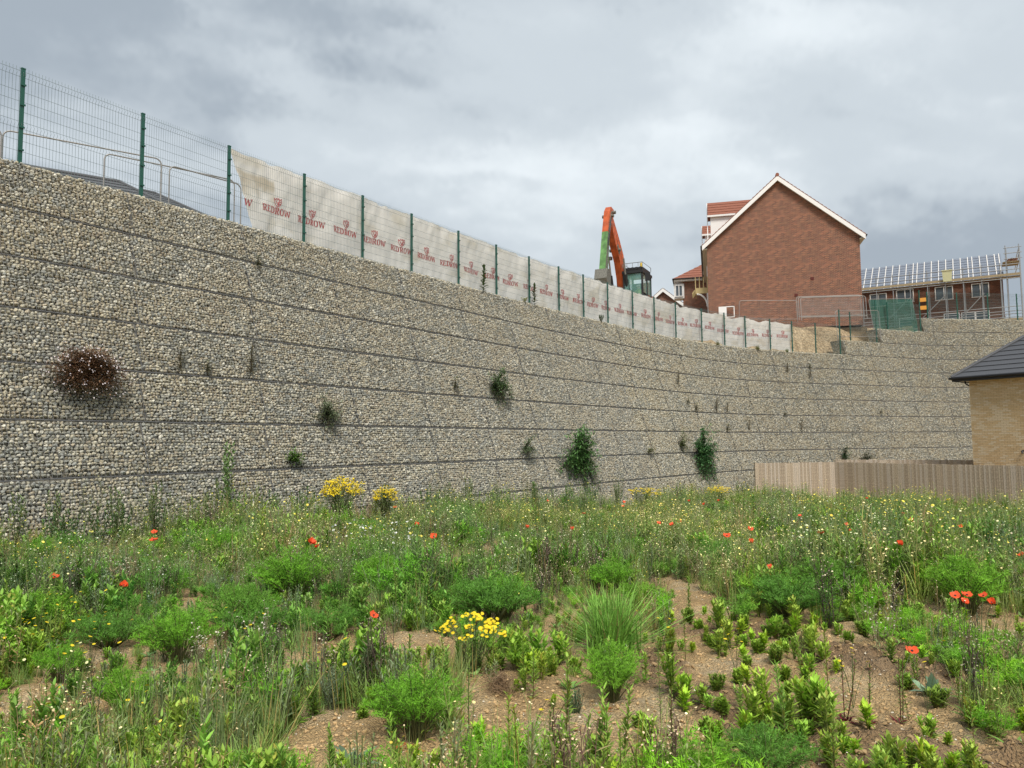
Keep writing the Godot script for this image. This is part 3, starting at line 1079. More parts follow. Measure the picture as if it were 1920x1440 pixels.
func build_red_house():
	var A := at_depth(1325, 456, 55.6)
	var B := at_depth(1611, 433, 53.0)
	var bs := frame(B - A)
	var w := Vector2(B.x - A.x, B.z - A.z).length()
	var y0 := 9.6
	var T := thing("brick_house", "red brick house with plain gable wall, white bargeboards and dormers", "house", Vector3(A.x, y0, A.z), bs)
	var eh := A.y - y0 - 0.1
	var ap := local_px(T, 1460, 322, 0.3).y
	var ax := w * 0.487
	var D := 13.0
	var brick := brick_mat("red_brick", [Color(0.47, 0.28, 0.215), Color(0.51, 0.31, 0.235), Color(0.45, 0.26, 0.205), Color(0.54, 0.345, 0.26), Color(0.38, 0.235, 0.195)], Color(0.67, 0.59, 0.51), 3)
	var white := mat("white_upvc", 0.78, 0.78, 0.78, 0.5)
	var tile := grain(mat("red_roof_tile", 0.34, 0.13, 0.085, 0.85), 0.04, 6, 0.75, 1.0, Vector3.ONE * 0.8)
	var dark := mat("dark_gutter", 0.02, 0.02, 0.023, 0.5)
	var glass := mat("window_glass", 0.08, 0.10, 0.12, 0.08)
	var soff := mat("soffit_board", 0.6, 0.58, 0.52, 0.7)
	var bv := mat("red_air_brick", 0.10, 0.018, 0.014, 0.8)
	var apw := ap - 0.42
	# walls: gable and the two long sides, with depth
	var b := MB.new()
	var P := [Vector3(0, 0, 0), Vector3(w, 0, 0), Vector3(w, eh, 0), Vector3(ax, apw, 0), Vector3(0, eh, 0)]
	b.quad(P[0], P[4], P[2], P[1]); b.tri(P[4], P[3], P[2])
	var O := Vector3(0, 0, -D)
	b.quad(P[4] + O, P[0] + O, P[1] + O, P[2] + O); b.tri(P[3] + O, P[4] + O, P[2] + O)
	b.quad(P[0] + O, P[4] + O, P[4], P[0]); b.quad(P[1], P[2], P[2] + O, P[1] + O)
	pm("wall", b, brick, T)
	# roof slopes with tile courses, overhanging verge and eave
	var ov := 0.32
	var slopeL := Vector3(ax, apw - eh, 0)
	var slopeR := Vector3(ax - w, apw - eh, 0)
	var lift := 0.16
	var rb := MB.new()
	var eL: Vector3 = P[4] - slopeL.normalized() * 0.45 + Vector3(0, lift, 0)
	tiled_slope(rb, eL + Vector3(0, 0, ov), eL + Vector3(0, 0, -D - ov), P[3] + Vector3(0, lift, 0) - eL, 0.32, 0.035)
	var eR: Vector3 = P[2] - slopeR.normalized() * 0.45 + Vector3(0, lift, 0)
	tiled_slope(rb, eR + Vector3(0, 0, ov), eR + Vector3(0, 0, -D - ov), P[3] + Vector3(0, lift, 0) - eR, 0.32, 0.035)
	var R := pm("roof", rb, tile, T)
	var rt := MB.new()
	rt.tube([P[3] + Vector3(0, lift + 0.06, ov + 0.02), P[3] + Vector3(0, lift + 0.06, -D - ov)], [0.13], 8)
	pm("ridge_tile", rt, tile, R)
	# bargeboards
	for sd in [[eL, P[3]], [eR, P[3]]]:
		var e: Vector3 = sd[0]
		var top: Vector3 = sd[1] + Vector3(0, lift, 0)
		var bb := MB.new()
		var z := ov
		var dn := Vector3(0, -0.34, 0)
		var q0 := e + Vector3(0, -0.02, z)
		var q1 := top + Vector3(0, -0.02, z)
		var k := Vector3(0, 0, -0.03)
		if q0.x < q1.x: bb.hexa(q0 + dn, q1 + dn, q1, q0, q0 + dn + k, q1 + dn + k, q1 + k, q0 + k)
		else: bb.hexa(q1 + dn, q0 + dn, q0, q1, q1 + dn + k, q0 + dn + k, q0 + k, q1 + k)
		pm("bargeboard", bb, white, T)
		# verge soffit between the board and the wall
		var sb := MB.new()
		var s0 := q0 + dn * 0.85 - Vector3(0, 0, 0.03)
		var s1 := q1 + dn * 0.85 - Vector3(0, 0, 0.03)
		sb.quad(s0, s1, s1 - Vector3(0, 0, ov - 0.02), s0 - Vector3(0, 0, ov - 0.02))
		pm("verge_soffit", sb, soff, T)
	# eaves on the long left side: gutter, fascia, soffit
	for sd in [[eL, -1.0], [eR, 1.0]]:
		var e: Vector3 = sd[0]
		var g := MB.new()
		g.tube([e + Vector3(sd[1] * 0.06, -0.06, ov), e + Vector3(sd[1] * 0.06, -0.06, -D - ov)], [0.065], 8)
		pm("gutter", g, dark, T)
		var fb := MB.new()
		fb.box(e + Vector3(sd[1] * -0.03, -0.14, -D * 0.5), Vector3(0.03, 0.24, D + 2 * ov - 0.1))
		pm("fascia", fb, white, T)
		var s2 := MB.new()
		s2.box(e + Vector3(sd[1] * -0.2, -0.25, -D * 0.5), Vector3(0.34, 0.02, D + 2 * ov - 0.12))
		pm("soffit", s2, soff, T)
	# small vents in the gable
	for v in [[1538, 392, 0.16], [1523, 522, 0.2], [1493, 553, 0.2]]:
		var p := local_px(T, v[0], v[1], 0.0)
		var vb := MB.new()
		if v[1] < 400: vb.tube([p + Vector3(0, 0, -0.02), p + Vector3(0, 0, 0.05)], [0.11], 12)
		else: vb.box(p + Vector3(0, 0, 0.015), Vector3(0.22, 0.2, 0.05))
		pm("vent", vb, bv, T)
	# windows on the long left side
	var side := Basis(Vector3(0, 0, 1), Vector3.UP, Vector3(-1, 0, 0))
	for z in [-2.2, -5.2]:
		for y in [1.3, 4.3]:
			window_part(T, Vector3(-0.03, y + 0.25, z), side, 1.1, 1.35, 2, white, glass)
	# two dormers on the left slope, seen from the side
	for q in [[-3.2, 1331, 381, 1388, 405, 1.35], [-8.6, 1321, 424, 1345, 440, 1.2]]:
		var dz: float = q[0]
		var ridge := local_px(T, q[1], q[2], dz + 0.0)
		var eav := local_px(T, q[1] + 2, q[4], dz + q[5] * 0.5)
		var xf := ridge.x
		var hw: float = q[5] * 0.62
		var slope_x := func(y: float) -> float: return (y - eh - lift) / (apw - eh) * ax
		var yr := ridge.y
		var ye := minf(eav.y, yr - 0.55)
		var xr: float = slope_x.call(yr)
		var xe: float = slope_x.call(ye)
		var db := MB.new()
		tiled_slope(db, Vector3(xf - 0.2, ye, dz + hw), Vector3(xe + 0.3, ye, dz + hw), Vector3(0, yr - ye, -hw), 0.27, 0.03)
		tiled_slope(db, Vector3(xf - 0.2, ye, dz - hw), Vector3(xe + 0.3, ye, dz - hw), Vector3(0, yr - ye, hw), 0.27, 0.03)
		# the ridge reaches back into the main slope
		tiled_slope(db, Vector3(xe + 0.3, ye, dz + hw), Vector3(xr, yr - 0.02, dz + hw * 0.05), Vector3(0.02, yr - ye, -hw) * 0.9, 0.27, 0.03)
		var dd := pm("dormer", db, tile, T)
		var ck := MB.new()
		var yb := eh + lift + (xf / ax) * (apw - eh) - 0.3
		ck.hexa(Vector3(xf, yb, dz + hw - 0.18), Vector3(xe + 0.2, yb, dz + hw - 0.18), Vector3(xe + 0.2, ye, dz + hw - 0.18), Vector3(xf, ye, dz + hw - 0.18), Vector3(xf, yb, dz - hw + 0.18), Vector3(xe + 0.2, yb, dz - hw + 0.18), Vector3(xe + 0.2, ye, dz - hw + 0.18), Vector3(xf, ye, dz - hw + 0.18))
		pm("cheek", ck, white, dd)
		var fa := MB.new()
		fa.hexa(Vector3(xf - 0.24, ye - 0.12, dz + hw + 0.03), Vector3(xe + 0.25, ye - 0.12, dz + hw + 0.03), Vector3(xe + 0.25, ye + 0.02, dz + hw + 0.03), Vector3(xf - 0.24, ye + 0.02, dz + hw + 0.03), Vector3(xf - 0.24, ye - 0.12, dz + hw), Vector3(xe + 0.25, ye - 0.12, dz + hw), Vector3(xe + 0.25, ye + 0.02, dz + hw), Vector3(xf - 0.24, ye + 0.02, dz + hw))
		fa.hexa(Vector3(xf - 0.26, yb, dz + hw * 0.9), Vector3(xf - 0.2, yb, dz + hw * 0.9), Vector3(xf - 0.2, yr - 0.02, dz + 0.1), Vector3(xf - 0.26, yr - 0.02, dz + 0.1), Vector3(xf - 0.26, yb, dz - hw * 0.9), Vector3(xf - 0.2, yb, dz - hw * 0.9), Vector3(xf - 0.2, yr - 0.02, dz - 0.1), Vector3(xf - 0.26, yr - 0.02, dz - 0.1))
		pm("dormer_front", fa, white, dd)
	# hipped wing projecting from the far end of the left side
	var zw := -D + 1.0
	var w0 := local_px(T, 1280, 525, zw)
	var we := local_px(T, 1262, 519, zw + 0.45)
	var wt := local_px(T, 1300, 498, zw - 1.6)
	var wb := MB.new()
	wb.hexa(Vector3(w0.x, 0, zw), Vector3(0.2, 0, zw), Vector3(0.2, w0.y, zw), Vector3(w0.x, w0.y, zw), Vector3(w0.x, 0, zw - 5), Vector3(0.2, 0, zw - 5), Vector3(0.2, w0.y, zw - 5), Vector3(w0.x, w0.y, zw - 5))
	var WG := pm("wing", wb, brick, T)
	var wr := MB.new()
	var c0 := Vector3(we.x, w0.y + 0.05, zw + 0.45)
	var c1 := Vector3(0.2, w0.y + 0.05, zw + 0.45)
	var c2 := Vector3(we.x, w0.y + 0.05, zw - 5.45)
	var tp := Vector3(0.2, wt.y + 0.4, zw - 2.0)
	var steps := 7
	for i in steps:
		var f0 := float(i) / steps
		var f1 := float(i + 1) / steps
		slab(wr, c0.lerp(tp, f0), c1.lerp(tp + Vector3(0.4, 0, 0), f0), c1.lerp(tp + Vector3(0.4, 0, 0), f1), c0.lerp(tp, f1), Vector3(0, 0.8, 0.6), 0.05, 0.02)
		slab(wr, c2.lerp(tp, f0), c0.lerp(tp, f0), c0.lerp(tp, f1), c2.lerp(tp, f1), Vector3(-0.6, 0.8, 0), 0.05, 0.02)
	pm("wing_roof", wr, tile, WG)
	var wg := MB.new()
	wg.tube([c1 + Vector3(0, -0.03, 0.05), c0 + Vector3(-0.05, -0.03, 0.05), c2 + Vector3(-0.05, -0.03, 0)], [0.06], 6)
	pm("gutter", wg, dark, WG)
	var ws := MB.new()
	ws.box(Vector3((we.x + 0.2) * 0.5, w0.y - 0.08, zw - 2.5), Vector3(0.2 - we.x - 0.1, 0.16, 5.7))
	pm("soffit", ws, white, WG)
	# corner bay window of the wing: tall white frame turned a little outwards
	var wp := local_px(T, 1271, 546, zw + 0.12)
	var oriel := MB.new()
	oriel.box(wp + Vector3(0.1, 0, -0.6), Vector3(0.9, 1.3, 1.2))
	var ob := pm("bay", oriel, white, WG)
	window_part(WG, wp + Vector3(0.1, 0.02, 0.03), Basis(), 0.66, 1.05, 2, white, glass, "bay_window")
	# unfinished timber porch with a curved white bracket
	var t0 := local_px(T, 1308, 556, -1.3)
	var t1 := local_px(T, 1325, 541, -1.3)
	var timber := mat("raw_timber", 0.58, 0.47, 0.24, 0.85)
	var px0 := minf(t0.x, -0.9)
	var py := local_px(T, 1315, 545, -1.3).y
	var pb := MB.new()
	pb.box(Vector3(px0 * 0.5, py, -1.3), Vector3(-px0, 0.42, 0.05))
	pb.box(Vector3(px0, py, -2.4), Vector3(0.05, 0.42, 2.2))
	var pch := pm("porch", pb, timber, T)
	for k in 4:
		var pk := MB.new()
		pk.box(Vector3(px0 * (0.04 + 0.32 * k), py + 0.62, -1.35), Vector3(0.07, 0.85, 0.07))
		pm("porch_post", pk, timber, pch)
	for k in 6:
		var pk := MB.new()
		pk.box(Vector3(px0 - 0.16, py - 0.05, -1.4 - k * 0.36), Vector3(0.32, 0.05, 0.06), Basis(Vector3(0, 0, 1), 0.9))
		pm("rafter_foot", pk, timber, pch)
	var br := MB.new()
	var arc := []
	for k in 8:
		var a := PI * 0.5 * k / 7.0
		arc.append(Vector3(-0.06 + px0 * 0.85 * (1.0 - cos(a)), py - 0.26 - 0.95 * (1.0 - sin(a)), -1.3))
	br.tube(arc, [0.07], 6)
	br.box(Vector3(-0.05, py - 0.75, -1.3), Vector3(0.1, 1.1, 0.1))
	pm("bracket", br, white, pch)
	# loose white window frame against the foot of the gable
	var fp := local_px(T, 1362, 577, 0.25)
	var F2 := thing("window_frame", "white window frame leaning against the foot of the red gable", "window frame", T.transform * Vector3(fp.x, fp.y - 0.72, 0.3), bs)
	var fb2 := MB.new()
	fb2.box(Vector3(-0.27, 0.4, 0), Vector3(0.55, 0.8, 0.06))
	pm("panel", fb2, white, F2)
	var fb3 := MB.new()
	for e in [[0.28, 0.78, 0.55, 0.06], [0.28, 0.02, 0.55, 0.06], [0.53, 0.4, 0.06, 0.8]]: fb3.box(Vector3(e[0], e[1], 0), Vector3(e[2], e[3], 0.05))
	pm("frame", fb3, white, F2)
	# a plinth of earth under the house so that it stands on the bank
	var eb := MB.new()
	eb.box(Vector3(w * 0.5 - 1.0, -2.6, -10.0), Vector3(w + 2.6, 5.0, 19.4))
	var pl := pm("building_plot", eb, grain(mat("plot_soil", 0.5, 0.38, 0.23, 0.95), 0.04, 37, 0.6, 1.0, Vector3.ONE * 0.7), self)
	pl.transform = Transform3D(bs, Vector3(A.x, y0, A.z))
	pl.set_meta("kind", "structure")

func tube_part(parent: Node, called: String, a: Vector3, b: Vector3, r: float, m: Material, sides := 6):
	var t := MB.new()
	t.tube([a, b], [r], sides)
	return pm(called, t, m, parent)

func build_scaffold_house():
	var A := at_depth(1618, 549, 75.5)
	var B := at_depth(1905, 519, 69.0)
	var bs := frame(B - A)
	var y0 := 10.4
	var T := thing("unfinished_house", "unfinished brick house with battened grey roof membrane behind scaffolding", "house", Vector3(A.x, y0, A.z), bs)
	var eh := A.y - y0
	var x0 := -5.0
	var x1 := local_px(T, 1880, 520, 0.0).x
	var brick: Material = brick_mat("brown_brick", [Color(0.40, 0.235, 0.18), Color(0.43, 0.26, 0.20), Color(0.36, 0.21, 0.165)], Color(0.52, 0.43, 0.36), 5)
	var white: Material = mats["white_upvc"]
	var b := MB.new()
	b.hexa(Vector3(x0, 0, 0), Vector3(x1, 0, 0), Vector3(x1, eh, 0), Vector3(x0, eh, 0), Vector3(x0, 0, -8), Vector3(x1, 0, -8), Vector3(x1, eh, -8), Vector3(x0, eh, -8))
	var ry := local_px(T, 1700, 497, -4.0).y
	b.tri(Vector3(x1, eh, 0), Vector3(x1, ry, -4), Vector3(x1, eh, -8))
	pm("wall", b, brick, T)
	var up := Vector3(0, ry - eh, -4.3)
	var e0 := Vector3(x0, eh + 0.02, 0.3)
	var e1 := Vector3(x1 + 0.1, eh + 0.02, 0.3)
	var memb := grain(mat("roof_membrane", 0.22, 0.255, 0.32, 0.6), 0.03, 15, 0.8, 1.0, Vector3.ONE * 0.6)
	var mb := MB.new()
	slab(mb, e0, e1, e1 + up, e0 + up, Vector3(0, 0.84, 0.54), 0.05, 0.05)
	slab(mb, Vector3(x0, eh, -8.3), Vector3(x1, eh, -8.3), Vector3(x1, ry, -4), Vector3(x0, ry, -4), Vector3(0, 0.84, -0.54), 0.05, 0.05)
	var R := pm("roof", mb, memb, T)
	var pale := mat("pale_batten", 0.66, 0.64, 0.62, 0.8)
	var bat := mat("blue_batten", 0.12, 0.14, 0.19, 0.8)
	var x := x0 + 0.3
	var nn := Vector3(0, 0.84, 0.54) * 0.07
	while x < x1:
		var q := MB.new()
		slab(q, Vector3(x, 0, 0) + Vector3(0, e0.y, 0.3) + nn, Vector3(x + 0.07, e0.y, 0.3) + nn, Vector3(x + 0.07, e0.y, 0.3) + nn + up, Vector3(x, e0.y, 0.3) + nn + up, Vector3(0, 0.84, 0.54), 0.03, 0.03)
		pm("counter_batten", q, pale, R)
		x += 0.62 if rng.randf() < 0.85 else 0.36
	for k in 9:
		var q := MB.new()
		var f := (k + 0.6) / 9.4
		var p := e0 + up * f + nn
		var pts := []
		for j in 30: pts.append(Vector3(lerpf(x0, x1, j / 29.0), p.y - 0.02 * (j % 2), p.z))
		q.tube(pts, [0.024], 4)
		pm("batten", q, bat, R)
	var glass: Material = mats["window_glass"]
	for q in [[1647, 560, 1.5], [1697, 552, 1.5], [1770, 547, 1.5], [1838, 541, 1.4]]:
		var p := local_px(T, q[0], q[1] + 3, 0.03)
		window_part(T, p, Basis(), q[2], 1.3, 2, white, glass)
	for q in [[1785, 596, 1.3], [1817, 594, 1.2], [1842, 592, 1.2], [1700, 604, 1.3]]:
		var p := local_px(T, q[0], q[1] + 6, 0.03)
		window_part(T, p, Basis(), q[2], 1.5, 1, white, glass)
	# ---- scaffolding
	var S := thing("scaffolding", "steel tube scaffolding with timber decks around the unfinished house", "scaffolding", Vector3(A.x, y0, A.z), bs)
	var steel := mat("scaffold_tube", 0.33, 0.34, 0.35, 0.45, 0.6)
	var plank := grain(mat("scaffold_board", 0.46, 0.37, 0.23, 0.9), 0.05, 18, 0.7, 1.0, Vector3(0.5, 3, 3))
	var xe := local_px(T, 1912, 515, 0.8).x
	x = -3.0
	var cols := []
	while x < xe - 0.5:
		cols.append(x)
		x += 1.45
	cols.append(x1 + 0.25)
	cols.append(xe)
	for c in cols:
		var top: float = eh + (1.1 if c < x1 else 2.6)
		tube_part(S, "standard", Vector3(c, -0.3, 1.55), Vector3(c, top + rng.randf() * 0.3, 1.55), 0.045, steel)
		tube_part(S, "standard", Vector3(c + 0.1, -0.3, 0.45), Vector3(c + 0.1, (eh - 0.2) if c < x1 else top, 0.45), 0.045, steel)
	for y in [0.95, 1.5, 2.0, 2.3, 2.55, 2.95, eh - 0.3, eh - 0.12, eh + 0.5, eh + 0.98]:
		tube_part(S, "ledger", Vector3(-5, y, 1.6), Vector3(xe, y + 0.02, 1.6), 0.036, steel)
	for y in [eh + 1.5, eh + 2.0, eh + 2.5]:
		tube_part(S, "ledger", Vector3(x1 + 0.1, y, 1.6), Vector3(xe + 0.2, y, 1.6), 0.036, steel)
		tube_part(S, "ledger", Vector3(xe, y - 0.1, 1.6), Vector3(xe, y - 0.1, -6.0), 0.036, steel)
	for q in [[0.6, 0.2, 2.6, 2.2], [5.2, 2.6, 7.2, 4.6], [7.6, 0.5, 5.4, 2.4], [3.0, 0.3, 1.2, 2.0], [9.6, 0.2, 8.2, 2.2], [2.2, 2.6, 4.2, 4.6], [8.4, 2.4, 10.2, 4.4], [10.8, 0.3, 11.8, 2.3]]:
		tube_part(S, "brace", Vector3(q[0], q[1], 1.64), Vector3(q[2], q[3], 1.64), 0.036, steel)
	for k in 4:
		var q := MB.new()
		q.box(Vector3((xe - 5) * 0.5, eh - 0.1, 0.6 + k * 0.27), Vector3(xe + 5.0, 0.045, 0.24))
		pm("deck_board", q, plank, S)
	var q1 := MB.new()
	q1.box(Vector3((xe - 5) * 0.5, eh + 0.06, 1.66), Vector3(xe + 5.0, 0.22, 0.04))
	pm("toe_board", q1, plank, S)
	for seg in [[3.4, 6.9], [7.4, 9.6], [x1 - 0.4, xe]]:
		for k in 3:
			var q := MB.new()
			q.box(Vector3((seg[0] + seg[1]) * 0.5, 1.75, 0.75 + k * 0.28), Vector3(seg[1] - seg[0], 0.045, 0.24))
			pm("deck_board", q, plank, S)
		var q2 := MB.new()
		q2.box(Vector3((seg[0] + seg[1]) * 0.5, 1.82, 1.66), Vector3(seg[1] - seg[0], 0.2, 0.04))
		pm("toe_board", q2, plank, S)
	# upper platform with a stack of boards at the scaffold's end
	var q3 := MB.new()
	q3.box(Vector3((x1 + xe) * 0.5, eh + 1.25, 0.5), Vector3(xe - x1, 0.06, 2.0))
	pm("deck_board", q3, plank, S)
	for k in 3:
		var st := MB.new()
		st.box(Vector3((x1 + xe) * 0.5 + 0.1 * k, eh + 1.36 + k * 0.13, 0.6), Vector3(0.9 - k * 0.15, 0.11, 0.6), Basis(Vector3.UP, 0.2 * k))
		solo("brick_stack", st.mesh(), mats["red_brick"], ["red brick pile lowest on the high end platform of the scaffolding", "red brick pile in the middle of the high end platform's stack", "red brick pile topmost on the high end platform of the scaffolding"][k], "brick pile", "bricks on the scaffold platform").transform = S.transform
	# yellow rubble chute hopper and tied bag on the deck
	var hp := local_px(T, 1776, 519, 1.5)
	var H := thing("loading_hopper", "pale yellow plastic hopper hanging on the scaffold rail in front of the roof", "hopper", S.transform * Vector3(hp.x, hp.y - 0.5, 1.7), bs)
	var yel := mat("pale_yellow_plastic", 0.55, 0.55, 0.34, 0.6)
	var hb := MB.new()
	hb.hexa(Vector3(-0.34, 0, 0.2), Vector3(0.34, 0, 0.2), Vector3(0.4, 1.0, 0.3), Vector3(-0.4, 1.0, 0.3), Vector3(-0.34, 0, -0.1), Vector3(0.34, 0, -0.1), Vector3(0.4, 1.0, -0.1), Vector3(-0.4, 1.0, -0.1))
	pm("bin", hb, yel, H)
	var hr := MB.new()
	hr.box(Vector3(0, 1.02, 0.1), Vector3(0.88, 0.07, 0.5))
	pm("rim", hr, yel, H)
	# stacked orange and white barriers between the fence and the scaffold
	var ob := local_px(T, 1732, 565, 2.4)
	var OB := thing("plastic_barrier", "orange plastic site barrier standing in front of the scaffolding", "barrier", S.transform * Vector3(ob.x, ob.y - 0.95, 2.4), bs)
	var org := mat("orange_plastic", 0.72, 0.33, 0.05, 0.5)
	for k in 2:
		var o2 := MB.new()
		o2.box(Vector3(0, 0.35 + k * 0.75, 0), Vector3(0.62, 0.36, 0.12))
		pm("board", o2, org, OB)
	for k in [-0.34, 0.34]:
		var o3 := MB.new()
		o3.box(Vector3(k, 0.7, -0.03), Vector3(0.07, 1.5, 0.1))
		pm("leg", o3, mats["dark_gutter"], OB)

func build_far_roofs():
	var slate := grain(mat("grey_slate", 0.115, 0.12, 0.135, 0.8), 0.05, 19, 0.75, 1.0, Vector3.ONE)
	var red := grain(mat("brown_tile", 0.22, 0.14, 0.11, 0.85), 0.05, 29, 0.75, 1.0, Vector3.ONE)
	var render := mat("cream_render", 0.6, 0.57, 0.5, 0.9)
	# two grey hipped roofs behind the near end of the fence
	var list := [[-140, 276, 28.2, 225, 343, 32.0, 2.6, "grey slate roofed house with a long level ridge behind the mesh fence"], [262, 352, 39.0, 292, 364, 39.6, 2.4, "grey slate roofed house with a short peaked roof behind the mesh fence"]]
	for q in list:
		var a := at_depth(q[0], q[1], q[2])
		var b := at_depth(q[3], q[4], q[5])
		a.y = b.y
		var bs := frame(b - a)
		var len := Vector2(b.x - a.x, b.z - a.z).length()
		var y0 := 7.3
		var T := thing("slate_house", q[7], "house", Vector3(a.x, y0, a.z), bs)
		var ry: float = b.y - y0
		var ey: float = ry - q[6]
		var hw := 3.6
		var w := MB.new()
		w.hexa(Vector3(-3.0, 0, hw), Vector3(len + 2.8, 0, hw), Vector3(len + 2.8, ey, hw), Vector3(-3.0, ey, hw), Vector3(-3.0, 0, -hw), Vector3(len + 2.8, 0, -hw), Vector3(len + 2.8, ey, -hw), Vector3(-3.0, ey, -hw))
		pm("wall", w, render, T)
		var r := MB.new()
		var n := 12
		var c := [Vector3(-3.4, ey, hw + 0.4), Vector3(len + 3.2, ey, hw + 0.4), Vector3(len + 3.2, ey, -hw - 0.4), Vector3(-3.4, ey, -hw - 0.4)]
		var t := [Vector3(0, ry, 0), Vector3(len, ry, 0), Vector3(len, ry, 0), Vector3(0, ry, 0)]
		for s in 4:
			var nn: Vector3 = [Vector3(0, 0.8, 0.6), Vector3(0.6, 0.8, 0), Vector3(0, 0.8, -0.6), Vector3(-0.6, 0.8, 0)][s]
			for i in n:
				var f0 := float(i) / n
				var f1 := float(i + 1) / n
				slab(r, c[s].lerp(t[s], f0), c[(s + 1) % 4].lerp(t[(s + 1) % 4], f0), c[(s + 1) % 4].lerp(t[(s + 1) % 4], f1), c[s].lerp(t[s], f1), nn, 0.05, 0.02)
		var R := pm("roof", r, slate, T)
		var rt := MB.new()
		rt.tube([Vector3(0, ry + 0.04, 0), Vector3(len, ry + 0.04, 0)], [0.09], 6)
		rt.tube([Vector3(len, ry + 0.04, 0), c[1] + Vector3(0, 0.06, 0)], [0.08], 6)
		rt.tube([Vector3(len, ry + 0.04, 0), c[2] + Vector3(0, 0.06, 0)], [0.08], 6)
		pm("ridge_tile", rt, slate, R)
	# the tip of another gable beyond the brick house
	var p := at_depth(1243, 541, 80.0)
	var bs2 := frame(Vector3(1, 0, 0.25))
	var y1 := 10.5
	var G := thing("gabled_house", "small brick gable with white bargeboards peeping over the sheeting beyond the brick house", "house", Vector3(p.x, y1, p.z), bs2)
	var hgt := p.y - y1
	var gb := MB.new()
	var half := 2.6
	gb.quad(Vector3(-half, 0, 0), Vector3(-half, hgt - 2.2, 0), Vector3(half, hgt - 2.2, 0), Vector3(half, 0, 0))
	gb.tri(Vector3(-half, hgt - 2.2, 0), Vector3(0, hgt - 0.35, 0), Vector3(half, hgt - 2.2, 0))
	gb.quad(Vector3(half, 0, 0), Vector3(half, hgt - 2.2, 0), Vector3(half, hgt - 2.2, -6), Vector3(half, 0, -6))
	gb.quad(Vector3(-half, 0, -6), Vector3(-half, hgt - 2.2, -6), Vector3(-half, hgt - 2.2, 0), Vector3(-half, 0, 0))
	pm("wall", gb, mats["red_brick"], G)
	var gr := MB.new()
	for sd in [-1.0, 1.0]:
		tiled_slope(gr, Vector3(sd * (half + 0.4), hgt - 2.5, 0.3), Vector3(sd * (half + 0.4), hgt - 2.5, -6.0), Vector3(-sd * (half + 0.4), 2.5, 0), 0.3, 0.03)
		var bb := MB.new()
		var q0 := Vector3(sd * (half + 0.4), hgt - 2.53, 0.33)
		var q1 := Vector3(0, hgt - 0.03, 0.33)
		var dn := Vector3(0, -0.36, 0)
		var k := Vector3(0, 0, -0.04)
		if sd < 0: bb.hexa(q0 + dn, q1 + dn, q1, q0, q0 + dn + k, q1 + dn + k, q1 + k, q0 + k)
		else: bb.hexa(q1 + dn, q0 + dn, q0, q1, q1 + dn + k, q0 + dn + k, q0 + k, q1 + k)
		pm("bargeboard", bb, mats["white_upvc"], G)
	pm("roof", gr, red, G)

func extrude(b: MB, poly: Array, z0: float, z1: float, col := Color.WHITE):
	# a flat outline (x, y), counter-clockwise, given thickness from z0 to z1
	var pv := PackedVector2Array(poly)
	var tr := Geometry2D.triangulate_polygon(pv)
	for i in range(0, tr.size(), 3):
		var a := pv[tr[i]]
		var c := pv[tr[i + 1]]
		var d := pv[tr[i + 2]]
		if (c - a).cross(d - a) < 0.0:
			var t := c
			c = d
			d = t
		b.tri(Vector3(a.x, a.y, z1), Vector3(d.x, d.y, z1), Vector3(c.x, c.y, z1), col)
		b.tri(Vector3(a.x, a.y, z0), Vector3(c.x, c.y, z0), Vector3(d.x, d.y, z0), col)
	var n := pv.size()
	for i in n:
		var a := pv[i]
		var c := pv[(i + 1) % n]
		b.quad(Vector3(a.x, a.y, z1), Vector3(c.x, c.y, z1), Vector3(c.x, c.y, z0), Vector3(a.x, a.y, z0), col)

